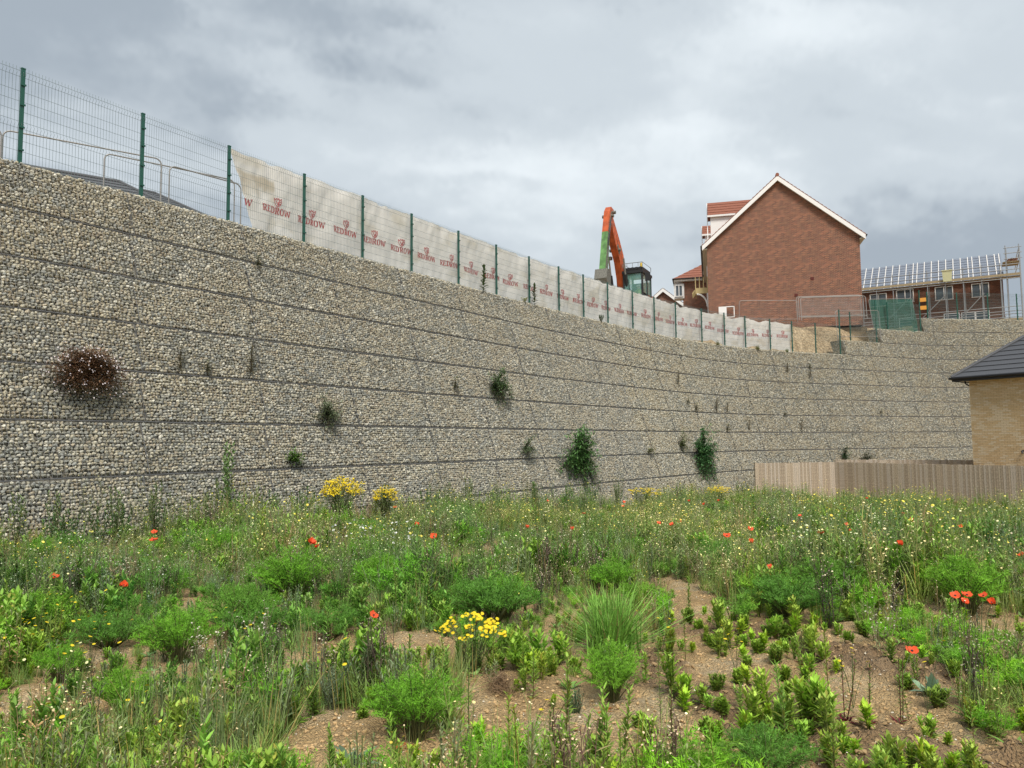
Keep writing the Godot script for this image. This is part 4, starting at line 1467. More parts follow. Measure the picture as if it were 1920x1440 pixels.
func build_excavator():
	# own frame: x forward (towards the camera and to its left), y up, z to the machine's right
	var foot := at_depth(1172, 560, 46.0)
	foot.y = 8.05
	var toward := (Vector3(0, 0, 0) - Vector3(foot.x, 0, foot.z)).normalized()
	var fwd := toward.rotated(Vector3.UP, -deg_to_rad(17.0))
	var bs := Basis(fwd, Vector3.UP, fwd.cross(Vector3.UP))
	var T := thing("excavator", "orange tracked excavator with a green dipper arm raised behind the fence", "excavator", foot, bs * Basis.from_scale(Vector3.ONE * 1.12))
	var orange := grain(mat("excavator_orange", 0.60, 0.115, 0.028, 0.45), 0.015, 22, 0.78, 1.0, Vector3.ONE * 0.35)
	var green := grain(mat("excavator_green", 0.16, 0.36, 0.11, 0.5), 0.015, 23, 0.72, 1.0, Vector3.ONE * 0.35)
	var black := mat("excavator_black", 0.018, 0.018, 0.02, 0.5)
	var grey := grain(mat("worn_steel", 0.30, 0.29, 0.25, 0.5, 0.4), 0.04, 24, 0.6, 1.0, Vector3.ONE)
	var chrome := mat("piston_rod", 0.35, 0.35, 0.35, 0.35, 0.8)
	# tracks
	for sd in [-1.0, 1.0]:
		var tb := MB.new()
		var poly := []
		for k in 16:
			var a := TAU * k / 16.0
			poly.append(Vector2(cos(a) * 0.42 + (1.55 if cos(a) > 0 else -1.55), 0.45 + sin(a) * 0.44))
		extrude(tb, poly, sd * 1.2 - 0.3, sd * 1.2 + 0.3)
		pm("track", tb, black, T)
	var ub := MB.new()
	ub.box(Vector3(0, 0.75, 0), Vector3(1.8, 0.5, 1.9))
	ub.tube([Vector3(0, 0.9, 0), Vector3(0, 1.15, 0)], [0.7], 16)
	pm("undercarriage", ub, black, T)
	var hb := MB.new()
	extrude(hb, [Vector2(-2.5, 1.15), Vector2(1.0, 1.15), Vector2(1.0, 1.5), Vector2(0.0, 1.6), Vector2(-0.2, 2.1), Vector2(-2.2, 2.15), Vector2(-2.6, 1.9)], -1.3, 1.3)
	pm("engine_house", hb, orange, T)
	# boom: a bent box beam in the plane z = -0.1
	var P := [Vector2(0.45, 1.75), Vector2(1.12, 3.91), Vector2(2.80, 5.71)]
	var bm := MB.new()
	extrude(bm, [Vector2(0.23, 1.61), Vector2(0.73, 1.63), Vector2(1.23, 2.81), Vector2(1.60, 3.64), Vector2(2.41, 4.51), Vector2(2.99, 5.43), Vector2(3.06, 5.66), Vector2(2.86, 5.77), Vector2(2.57, 5.64), Vector2(1.68, 4.83), Vector2(1.01, 4.14), Vector2(0.62, 3.08)], -0.27, 0.07)
	pm("boom", bm, orange, T)
	var bp := MB.new()
	for z in [-0.285, 0.075]:
		bp.box(Vector3(1.88, 4.23, z), Vector3(0.5, 0.22, 0.02), Basis(Vector3(0, 0, 1), 0.9))
	pm("reinforcing_plate", bp, grey, T)
	# dipper arm from the boom's tip down and forward
	var st := MB.new()
	extrude(st, [Vector2(2.46, 6.17), Vector2(2.86, 6.23), Vector2(3.14, 5.94), Vector2(3.52, 4.80), Vector2(3.16, 4.75), Vector2(2.88, 5.2), Vector2(2.57, 5.61)], -0.25, 0.05)
	var AR := pm("dipper_arm", st, orange, T)
	var s2 := MB.new()
	extrude(s2, [Vector2(3.16, 4.75), Vector2(3.52, 4.80), Vector2(4.10, 2.67), Vector2(3.99, 2.30), Vector2(3.77, 2.35), Vector2(3.63, 2.72)], -0.252, 0.052)
	pm("lower_arm", s2, green, AR)
	var wpl := MB.new()
	extrude(wpl, [Vector2(3.26, 4.68), Vector2(3.46, 4.70), Vector2(4.0, 2.72), Vector2(3.74, 2.78)], -0.266, -0.253)
	extrude(wpl, [Vector2(2.70, 6.08), Vector2(2.98, 5.86), Vector2(3.40, 4.86), Vector2(3.22, 4.84), Vector2(2.92, 5.3)], -0.264, -0.251)
	pm("wear_strip", wpl, grey, AR)
	for q in [[2.62, 5.98], [2.95, 5.72], [3.86, 2.72], [0.62, 1.75], [1.88, 4.2]]:
		var pn := MB.new()
		pn.tube([Vector3(q[0], q[1], -0.40), Vector3(q[0], q[1], 0.2)], [0.085], 10)
		pm("pin", pn, grey, T)
	var lk := MB.new()
	extrude(lk, [Vector2(3.63, 2.72), Vector2(4.19, 2.76), Vector2(4.36, 2.26), Vector2(4.14, 1.75), Vector2(3.75, 1.70), Vector2(3.69, 2.16)], -0.42, 0.22)
	pm("quick_hitch", lk, grey, AR)
	var bk := MB.new()
	extrude(bk, [Vector2(3.75, 1.80), Vector2(4.19, 1.75), Vector2(4.42, 1.24), Vector2(3.97, 0.55), Vector2(3.18, 0.37), Vector2(3.02, 0.60), Vector2(3.53, 0.97)], -0.75, 0.55)
	pm("bucket", bk, grey, AR)
	# rams and hoses
	var rams := [[Vector3(1.46, 4.51, -0.1), Vector3(2.57, 6.05, -0.1), 0.075], [Vector3(1.01, 1.70, 0.3), Vector3(1.74, 3.77, 0.3), 0.085], [Vector3(1.01, 1.70, -0.5), Vector3(1.74, 3.77, -0.5), 0.085]]
	for q in rams:
		var cy := MB.new()
		var mid: Vector3 = q[0].lerp(q[1], 0.62)
		cy.tube([q[0], mid], [q[2]], 10)
		var c := pm("ram", cy, black, T)
		var rod := MB.new()
		rod.tube([mid, q[1]], [q[2] * 0.55], 8)
		pm("piston_rod", rod, chrome, c)
	for q in [[Vector3(1.40, 4.74, 0.16), Vector3(1.74, 5.84, 0.3), Vector3(2.41, 5.94, 0.16)], [Vector3(1.23, 4.46, 0.16), Vector3(1.40, 5.66, 0.35), Vector3(2.30, 5.80, 0.2)], [Vector3(3.25, 5.57, -0.36), Vector3(3.69, 4.92, -0.45), Vector3(3.80, 4.00, -0.36)], [Vector3(0.62, 2.16, 0.2), Vector3(0.56, 2.99, 0.25), Vector3(1.07, 4.10, 0.18)]]:
		var hs := MB.new()
		var pts := []
		for k in 9:
			var f := k / 8.0
			pts.append(q[0].lerp(q[1], f).lerp(q[1].lerp(q[2], f), f))
		hs.tube(pts, [0.03], 6)
		pm("hose", hs, black, T)
	var wl := MB.new()
	wl.box(Vector3(1.62, 3.87, 0.28), Vector3(0.22, 0.16, 0.2))
	pm("work_lamp", wl, grey, T)
	# cab on the machine's left (right as seen from the field); z negative is left of forward
	var cz := -0.95 if bs.z.x < 0 else 0.95
	cz = -0.85
	var x0 := -0.35
	var x1 := 1.35
	var w := 0.52
	var CB := MB.new()
	var y0 := 1.2
	var y1 := 3.05
	# pillars, sill, roof
	for q in [[x1 - 0.04, -w], [x1 - 0.04, w], [x0 + 0.05, -w], [x0 + 0.05, w], [0.45, -w], [0.45, w]]:
		CB.box(Vector3(q[0], (y0 + y1) * 0.5, cz + q[1] * 0.94), Vector3(0.09, y1 - y0, 0.08))
	CB.box(Vector3((x0 + x1) * 0.5, y0 + 0.12, cz), Vector3(x1 - x0 - 0.01, 0.26, 2 * w + 0.02))
	CB.box(Vector3((x0 + x1) * 0.5, y1 + 0.05, cz), Vector3(x1 - x0 + 0.1, 0.14, 2 * w + 0.08))
	CB.box(Vector3(x0 + 0.03, y0 + 0.85, cz), Vector3(0.06, 1.5, 2 * w - 0.12))
	CB.box(Vector3(0.05, y0 + 0.45, cz + w - 0.01), Vector3(0.75, 0.5, 0.05))
	CB.box(Vector3(0.05, y0 + 0.45, cz - w + 0.01), Vector3(0.75, 0.5, 0.05))
	var C := pm("cab", CB, black, T)
	var glass := mat("cab_glass", 0.55, 0.75, 0.72, 0.03)
	glass.transparency = BaseMaterial3D.TRANSPARENCY_ALPHA
	glass.albedo_color = Color(0.6, 0.82, 0.78, 0.22)
	var g1 := MB.new()
	g1.box(Vector3(x1 - 0.03, (y0 + y1) * 0.5 + 0.1, cz), Vector3(0.012, y1 - y0 - 0.3, 2 * w - 0.16))
	pm("windscreen", g1, glass, C)
	for sd in [-1.0, 1.0]:
		var g2 := MB.new()
		g2.box(Vector3(0.5, y1 - 0.55, cz + sd * (w - 0.03)), Vector3(1.5, 0.95, 0.012))
		pm("side_window", g2, glass, C)
	var gd := MB.new()
	gd.box(Vector3(0.5, y1 + 0.22, cz), Vector3(1.5, 0.16, 1.0))
	for k in 5: gd.box(Vector3(x1 + 0.02, y1 + 0.22, cz - 0.42 + k * 0.21), Vector3(0.06, 0.12, 0.1))
	pm("roof_guard", gd, black, C)
	var rl := MB.new()
	for z in [-w, w]:
		rl.tube([Vector3(-0.3, y1 + 0.3, cz + z), Vector3(-0.3, y1 + 0.52, cz + z), Vector3(1.35, y1 + 0.52, cz + z), Vector3(1.35, y1 + 0.3, cz + z)], [0.016], 5)
	rl.tube([Vector3(1.35, y1 + 0.52, cz - w), Vector3(1.35, y1 + 0.52, cz + w)], [0.016], 5)
	for k in 3: rl.tube([Vector3(1.35, y1 + 0.3, cz - 0.3 + k * 0.3), Vector3(1.35, y1 + 0.52, cz - 0.3 + k * 0.3)], [0.012], 4)
	pm("roof_rail", rl, grey, C)
	var bc := MB.new()
	bc.tube([Vector3(1.1, y1 + 0.3, cz - w + 0.12), Vector3(1.1, y1 + 0.5, cz - w + 0.12), Vector3(1.1, y1 + 0.54, cz - w + 0.12)], [0.07, 0.07, 0.03], 10)
	pm("beacon", bc, mat("amber_lens", 0.75, 0.55, 0.08, 0.3), C)
	var mr := MB.new()
	mr.tube([Vector3(1.3, y1 - 0.2, cz - w), Vector3(1.5, y1 - 0.15, cz - w - 0.3)], [0.015], 5)
	mr.box(Vector3(1.5, y1 - 0.32, cz - w - 0.32), Vector3(0.08, 0.42, 0.26))
	pm("mirror", mr, black, C)
	var wp := MB.new()
	wp.tube([Vector3(x1 + 0.02, 1.9, cz + 0.1), Vector3(x1 + 0.03, 2.7, cz + 0.25)], [0.015], 4)
	pm("wiper", wp, black, C)
	var seat := MB.new()
	seat.box(Vector3(0.3, 1.75, cz), Vector3(0.5, 0.12, 0.5))
	seat.box(Vector3(0.05, 2.1, cz), Vector3(0.12, 0.75, 0.46))
	pm("seat", seat, black, C)
	build_driver(T.transform * Transform3D(Basis(Vector3.UP, PI * 0.5), Vector3(0.32, 1.8, cz)))

func sdf_mesh(bones: Array, cell: float, mt: Material) -> ArrayMesh:
	# surface nets of tapered capsules joined by a smooth minimum; bones: [a, b, ra, rb, colour]
	var lo := Vector3.INF
	var hi := -Vector3.INF
	for q in bones:
		lo = lo.min(q[0] - Vector3.ONE * q[2]).min(q[1] - Vector3.ONE * q[3])
		hi = hi.max(q[0] + Vector3.ONE * q[2]).max(q[1] + Vector3.ONE * q[3])
	lo -= Vector3.ONE * cell * 2
	var n := Vector3i((hi - lo) / cell) + Vector3i(3, 3, 3)
	var f := PackedFloat32Array()
	f.resize(n.x * n.y * n.z)
	var best := PackedInt32Array()
	best.resize(f.size())
	for z in n.z:
		for y in n.y:
			for x in n.x:
				var p := lo + Vector3(x, y, z) * cell
				var d := 9.0
				var low := 9.0
				var bi := 0
				for k in bones.size():
					var q: Array = bones[k]
					var ab: Vector3 = q[1] - q[0]
					var t := clampf((p - q[0]).dot(ab) / maxf(ab.length_squared(), 1e-6), 0.0, 1.0)
					var e: float = p.distance_to(q[0] + ab * t) - lerpf(q[2], q[3], t)
					if e < low:
						low = e
						bi = k
					var h := maxf(0.03 - absf(d - e), 0.0) / 0.03
					d = minf(d, e) - h * h * 0.03 * 0.25
				var i := (z * n.y + y) * n.x + x
				f[i] = d
				best[i] = bi
	var b := MB.new()
	var idx := {}
	var off := [0, 1, n.x, n.x + 1, n.x * n.y, n.x * n.y + 1, n.x * n.y + n.x, n.x * n.y + n.x + 1]
	for z in n.z - 1:
		for y in n.y - 1:
			for x in n.x - 1:
				var i := (z * n.y + y) * n.x + x
				var inside := 0
				for o in off:
					if f[i + o] < 0: inside += 1
				if inside == 0 or inside == 8: continue
				var c := Vector3.ZERO
				var cnt := 0
				for e in [[0, 1], [2, 3], [4, 5], [6, 7], [0, 2], [1, 3], [4, 6], [5, 7], [0, 4], [1, 5], [2, 6], [3, 7]]:
					var a: float = f[i + off[e[0]]]
					var d: float = f[i + off[e[1]]]
					if (a < 0) != (d < 0):
						var t := a / (a - d)
						var pa := Vector3(e[0] & 1, (e[0] >> 1) & 1, e[0] >> 2)
						var pb := Vector3(e[1] & 1, (e[1] >> 1) & 1, e[1] >> 2)
						c += pa.lerp(pb, t)
						cnt += 1
				var g := Vector3(f[i + 1] - f[i], f[i + n.x] - f[i], f[i + n.x * n.y] - f[i]).normalized()
				idx[i] = b.vert(lo + (Vector3(x, y, z) + c / cnt) * cell, g, bones[best[i]][4])
	for z in range(1, n.z - 1):
		for y in range(1, n.y - 1):
			for x in range(1, n.x - 1):
				var i := (z * n.y + y) * n.x + x
				for ax in 3:
					var st: int = [1, n.x, n.x * n.y][ax]
					if (f[i] < 0) == (f[i + st] < 0): continue
					var u: int = [n.x, n.x * n.y, 1][ax]
					var w: int = [n.x * n.y, 1, n.x][ax]
					var q := [i - u - w, i - w, i, i - u]
					if not (idx.has(q[0]) and idx.has(q[1]) and idx.has(q[2]) and idx.has(q[3])): continue
					var a: int = idx[q[0]]
					var c: int = idx[q[1]]
					var d: int = idx[q[2]]
					var e: int = idx[q[3]]
					if f[i] < 0: b.ix.append_array(PackedInt32Array([a, d, c, a, e, d]))
					else: b.ix.append_array(PackedInt32Array([a, c, d, a, d, e]))
	return b.mesh(mt)
func build_driver(tf: Transform3D):
	# seated, facing +z of this frame, hands forward on the levers
	var hv := Color(0.45, 0.62, 0.08)
	var dk := Color(0.03, 0.035, 0.06)
	var sk := Color(0.45, 0.28, 0.2)
	var bones := [
		[Vector3(0, 0.06, 0), Vector3(0, 0.3, 0), 0.16, 0.16, hv], [Vector3(0, 0.3, 0), Vector3(0, 0.5, 0), 0.16, 0.15, hv],
		[Vector3(-0.14, 0.52, 0), Vector3(0.14, 0.52, 0), 0.075, 0.075, hv], [Vector3(0, 0.5, 0), Vector3(0, 0.66, 0.01), 0.06, 0.055, sk],
		[Vector3(0, 0.72, 0.02), Vector3(0, 0.79, 0.02), 0.085, 0.095, sk], [Vector3(0, 0.71, 0.1), Vector3(0, 0.735, 0.115), 0.018, 0.012, sk],
		[Vector3(-0.09, 0.75, 0.01), Vector3(-0.1, 0.76, 0.0), 0.018, 0.018, sk], [Vector3(0.09, 0.75, 0.01), Vector3(0.1, 0.76, 0.0), 0.018, 0.018, sk]]
	for sd in [-1.0, 1.0]:
		bones.append([Vector3(sd * 0.19, 0.5, 0), Vector3(sd * 0.26, 0.25, 0.08), 0.062, 0.05, hv])
		bones.append([Vector3(sd * 0.26, 0.25, 0.08), Vector3(sd * 0.24, 0.2, 0.32), 0.048, 0.036, hv])
		bones.append([Vector3(sd * 0.24, 0.2, 0.33), Vector3(sd * 0.235, 0.2, 0.4), 0.036, 0.03, sk])
		for k in 4: bones.append([Vector3(sd * 0.235 + (k - 1.5) * 0.018, 0.21, 0.4), Vector3(sd * 0.235 + (k - 1.5) * 0.018, 0.18 - 0.005 * k, 0.455), 0.011, 0.009, sk])
		bones.append([Vector3(sd * 0.205, 0.2, 0.37), Vector3(sd * 0.19, 0.21, 0.42), 0.012, 0.01, sk])
		bones.append([Vector3(sd * 0.1, 0.06, 0.04), Vector3(sd * 0.15, 0.06, 0.45), 0.095, 0.07, dk])
		bones.append([Vector3(sd * 0.15, 0.06, 0.45), Vector3(sd * 0.15, -0.32, 0.5), 0.068, 0.05, dk])
		bones.append([Vector3(sd * 0.15, -0.36, 0.5), Vector3(sd * 0.15, -0.38, 0.66), 0.05, 0.04, dk])
	var P := thing("person", "person in a lime high-visibility jacket seated at the excavator's controls", "person", tf.origin, tf.basis.orthonormalized())
	part("body", sdf_mesh(bones, 0.02, null), vmat("clothing", 0.85), P)
	var hb := MB.new()
	for k in 6:
		var a := PI * 0.5 * k / 5.0
		var a2 := PI * 0.5 * (k + 1) / 5.0
		if k == 5: break
		for j in 14:
			var q0 := TAU * j / 14.0
			var q1 := TAU * (j + 1) / 14.0
			var f := func(e: float, q: float) -> Vector3: return Vector3(sin(q) * cos(e) * 0.12, 0.79 + sin(e) * 0.12, 0.02 + cos(q) * cos(e) * 0.135)
			hb.quad(f.call(a, q0), f.call(a2, q0), f.call(a2, q1), f.call(a, q1))
	hb.box(Vector3(0, 0.795, 0.15), Vector3(0.16, 0.012, 0.08))
	pm("hard_hat", hb, mat("white_helmet", 0.75, 0.75, 0.74, 0.4), P)

func rounded_frame(w: float, h: float, r: float) -> Array:
	var p := [Vector3(0, 0, 0)]
	for k in 6:
		var a := PI - PI * 0.5 * k / 5.0
		p.append(Vector3(r + cos(a) * r, h - r + sin(a) * r, 0))
	for k in 6:
		var a := PI * 0.5 - PI * 0.5 * k / 5.0
		p.append(Vector3(w - r + cos(a) * r, h - r + sin(a) * r, 0))
	p.append(Vector3(w, 0, 0))
	return p
func site_panel(label: String, a: Vector3, b: Vector3, h: float, mesh_wire := true, net: Material = null, lean := 0.0):
	# temporary tube-framed fence panel from foot a to foot b
	var x := b - a
	var w := x.length()
	x = x.normalized()
	var z := x.cross(Vector3.UP).normalized()
	var y := z.cross(x).normalized()
	y = (y - z * lean).normalized()
	var T := thing("site_fence_panel", label, "fence panel", a, Basis(x, y, x.cross(y)), "temporary fence panels above the wall")
	var steel := mat("galvanised_tube", 0.30, 0.29, 0.28, 0.5, 0.4)
	var fb := MB.new()
	fb.tube(rounded_frame(w, h, 0.16), [0.018], 7)
	pm("frame", fb, steel, T)
	var mb := MB.new()
	mb.tube([Vector3(0, h * 0.14, 0), Vector3(w, h * 0.14, 0)], [0.018], 5)
	pm("bottom_rail", mb, steel, T)
	if mesh_wire:
		var wb := MB.new()
		var q := 0.06
		while q < w:
			wb.tube([Vector3(q, h * 0.14, 0.01), Vector3(q, h - 0.02, 0.01)], [0.0028], 3, Color.WHITE, false)
			q += 0.075
		for k in 7: wb.tube([Vector3(0, h * (0.2 + 0.11 * k), 0.01), Vector3(w, h * (0.2 + 0.11 * k), 0.01)], [0.0028], 3, Color.WHITE, false)
		pm("mesh_infill", wb, steel, T)
	if net:
		var nb := MB.new()
		var n := 14
		for i in n:
			for j in 8:
				var f := func(u: int, v: int) -> Vector3: return Vector3(w * u / n, h * (0.02 + 0.96 * v / 8.0), 0.03 + 0.035 * sin(u * 1.7 + v * 0.9))
				nb.quad(f.call(i, j), f.call(i, j + 1), f.call(i + 1, j + 1), f.call(i + 1, j))
		pm("debris_net", nb, net, T)
	return T
func build_site_panels():
	var net := mat("green_net", 0.02, 0.10, 0.075, 0.8)
	net.transparency = BaseMaterial3D.TRANSPARENCY_ALPHA
	net.albedo_color = Color(lin(0.02, 0.10, 0.075), 0.72)
	var gnet := mat("grey_net", 0.25, 0.2, 0.18, 0.8)
	gnet.transparency = BaseMaterial3D.TRANSPARENCY_ALPHA
	gnet.albedo_color = Color(lin(0.25, 0.21, 0.19), 0.3)
	site_panel("tube-framed fence panel at the foot of the brick gable, beside the stacked panels", at_depth(1386, 604, 52.5), at_depth(1496, 604, 52.0), 1.5, true)
	for k in 3:
		site_panel(["front panel of the stacked fence panels leaning before the brick gable", "middle panel of the stacked fence panels leaning before the brick gable", "rear panel of the stacked fence panels leaning before the brick gable"][k], at_depth(1503 + k * -4, 601 - k, 51.0 + k * 0.15), at_depth(1626 - k * 5, 598 - k, 50.2 + k * 0.15), 1.62, k == 0, gnet if k == 2 else null, 0.18)
	site_panel("bare tube panel standing on the sandy bank by the first wall step", at_depth(1571, 640, 49.6), at_depth(1652, 638, 50.6), 2.0, true)
	site_panel("tube panel covered with dark green debris netting above the wall step", at_depth(1640, 629, 52.0), at_depth(1722, 626, 53.0), 2.55, false, net, 0.1)

func build_barriers():
	# tube-framed panels behind the bare stretch of fence at the near end
	var L := ["tube-framed site panel showing only its first corner behind the bare mesh fence", "tube-framed site panel with a long sloping rail behind the bare mesh fence", "tube-framed site panel next to the torn end of the sheeting"]
	var q := [[-245, 3, 15.2, 16.9], [6, 303, 17.0, 18.9], [318, 452, 19.0, 20.5]]
	var tops := [[180, 243], [243, 301], [310, 347]]
	for i in 3:
		var a := at_depth(q[i][0], tops[i][0], q[i][2])
		var b := at_depth(q[i][1], tops[i][1], q[i][3])
		b.y = a.y
		var d := Vector3(0, 2.0, 0)
		site_panel(L[i], a - d, b - d, 2.0, false)
	# the middle upright shared by two panels
	var c := at_depth(196, 287, 18.55)
	var e := at_depth(440, 335, 20.6)
	e.y = c.y
	site_panel("tube-framed panel overlapping the long rail behind the second bare fence bay", c - Vector3(0, 1.98, 0), e - Vector3(0, 1.98, 0), 1.98, false)

# ------------------------------------------------------------------ buff house and timber fence on the right
func build_near_right():
	build_buff_house()
	build_timber_fence()
func build_buff_house():
	# corner of the house nearest the wall: left edge of the visible wall
	var C := at_depth(1817, 712, 34.6)
	var E := at_depth(1925, 692, 32.6)
	E.y = C.y
	var bs := frame(E - C)
	var y0 := -1.35
	var T := thing("buff_brick_house", "buff brick house corner with dark slate roof and black gutter beside the timber fence", "house", Vector3(C.x, y0, C.z), bs)
	var eh := C.y - y0
	var w := 7.0
	var D := 6.0
	var mortar := grain(mat("buff_mortar", 0.54, 0.43, 0.28, 0.95), 0.06, 31, 0.8, 1.0, Vector3.ONE * 3.0)
	var b := MB.new()
	b.hexa(Vector3(0, 0, 0), Vector3(w, 0, 0), Vector3(w, eh, 0), Vector3(0, eh, 0), Vector3(0, 0, -D), Vector3(w, 0, -D), Vector3(w, eh, -D), Vector3(0, eh, -D))
	var W := pm("wall", b, mortar, T)
	# bricks in stretcher bond, seen part: 300 as parts, the rest joined
	var bm := []
	var tones := [[0.72, 0.52, 0.29], [0.76, 0.57, 0.34], [0.67, 0.48, 0.265], [0.79, 0.64, 0.43], [0.72, 0.54, 0.32]]
	for k in 5: bm.append(grain(mat("buff_brick_%d" % k, tones[k][0], tones[k][1], tones[k][2], 0.9), 0.06, 40 + k, 0.8, 1.0, Vector3.ONE * 5.0))
	var full := MB.new()
	full.box(Vector3.ZERO, Vector3(0.215, 0.065, 0.03))
	var fm := full.mesh()
	var half := MB.new()
	half.box(Vector3.ZERO, Vector3(0.1025, 0.065, 0.03))
	var hm := half.mesh()
	var rest := [MB.new(), MB.new(), MB.new(), MB.new(), MB.new()]
	var rows := int((eh - 0.02) / 0.075)
	var count := 0
	for r in range(rows - 1, -1, -1):
		var y := 0.04 + r * 0.075
		var x := 0.0
		var first := r % 2 == 1
		while x < w:
			var bw := 0.1025 if first else 0.215
			first = false
			if x + bw > w: break
			var p := Vector3(x + bw * 0.5, y, 0.006)
			var t := rng.randi() % 5
			# paler patches of efflorescence, as stains on single bricks
			if nz2.get_noise_2d(x * 0.9, y * 0.7) > 0.18 and rng.randf() < 0.6: t = 3
			if x < 2.45 and y > 1.2 and count < 300:
				var o := part("brick", fm if bw > 0.2 else hm, bm[t], W)
				o.position = p
				count += 1
			elif x < 3.2 or r % 1 == 0:
				rest[t].box(p, Vector3(bw, 0.065, 0.03))
			x += bw + 0.01
	for t in 5:
		var o := pm("brickwork", rest[t], bm[t], W)
		o.set_meta("kind", "stuff")
	# quoin returns on the hidden side are plain; roof with slate courses
	var slate := grain(mat("dark_slate", 0.10, 0.105, 0.12, 0.55), 0.05, 33, 0.75, 1.0, Vector3(1.2, 1.2, 1.2))
	var black: Material = mats["dark_gutter"]
	var white: Material = mats["soffit_board"]
	var tip := local_px(T, 1784, 710, 0.45)
	var hipt := local_px(T, 1920, 633, -1.6)
	var c0 := Vector3(tip.x, eh + 0.10, 0.45)
	var c1 := Vector3(w + 0.45, eh + 0.10, 0.45)
	var c3 := Vector3(tip.x, eh + 0.10, -D - 0.45)
	var hd := (hipt - c0)
	var apex := c0 + hd * ((D * 0.5 + 0.45) / -hd.z)
	var apex2 := Vector3(w - apex.x + tip.x, apex.y, apex.z)
	var n := 13
	var under := MB.new()
	under.tri(c0, apex, c1); under.tri(apex, apex2, c1); under.tri(c3, apex, c0)
	var R := pm("roof", under, slate, T)
	for s in 2:
		for i in n:
			var f0 := float(i) / n
			var f1 := float(i + 1) / n
			var q := MB.new()
			if s == 0: slab(q, c0.lerp(apex, f0), c1.lerp(apex2, f0), c1.lerp(apex2, f1), c0.lerp(apex, f1), Vector3(0, 0.85, 0.5), 0.045, 0.012)
			else: slab(q, c3.lerp(apex, f0), c0.lerp(apex, f0), c0.lerp(apex, f1), c3.lerp(apex, f1), Vector3(-0.5, 0.85, 0), 0.045, 0.012)
			pm("slate_course", q, slate, R)
	var hip := MB.new()
	hip.tube([c0 + Vector3(0, 0.03, 0), apex + Vector3(0, 0.05, 0)], [0.085], 7)
	pm("hip_tile", hip, slate, R)
	var g := MB.new()
	g.tube([c1 + Vector3(0, -0.03, 0.05), c0 + Vector3(-0.06, -0.03, 0.05), c3 + Vector3(-0.06, -0.03, 0)], [0.06], 8)
	pm("gutter", g, black, T)
	var fa := MB.new()
	fa.box(Vector3((c0.x + c1.x) * 0.5, eh + 0.0, 0.42), Vector3(c1.x - c0.x, 0.16, 0.025))
	fa.box(Vector3(c0.x + 0.02, eh + 0.0, -D * 0.5), Vector3(0.025, 0.16, D + 0.8))
	pm("fascia", fa, black, T)
	var so := MB.new()
	so.box(Vector3((c0.x + c1.x) * 0.5 + 0.02, eh - 0.03, 0.21), Vector3(c1.x - c0.x - 0.05, 0.03, 0.42))
	so.box(Vector3(c0.x * 0.5, eh - 0.03, -D * 0.5 - 0.1), Vector3(-c0.x - 0.03, 0.03, D))
	pm("soffit", so, white, T)
	var dp := MB.new()
	dp.tube([Vector3(c0.x + 0.25, eh - 0.02, -0.2), Vector3(c0.x + 0.28, eh - 0.16, -0.2), Vector3(-0.06, eh - 0.3, -0.25), Vector3(-0.06, 0.0, -0.25)], [0.036], 8)
	pm("downpipe", dp, black, T)
	var ol := local_px(T, 1919, 845, 0.05)
	var ob := MB.new()
	ob.tube([ol, ol + Vector3(0, -0.02, 0.12), ol + Vector3(0.02, -0.12, 0.14)], [0.04], 7)
	pm("overflow_pipe", ob, black, T)
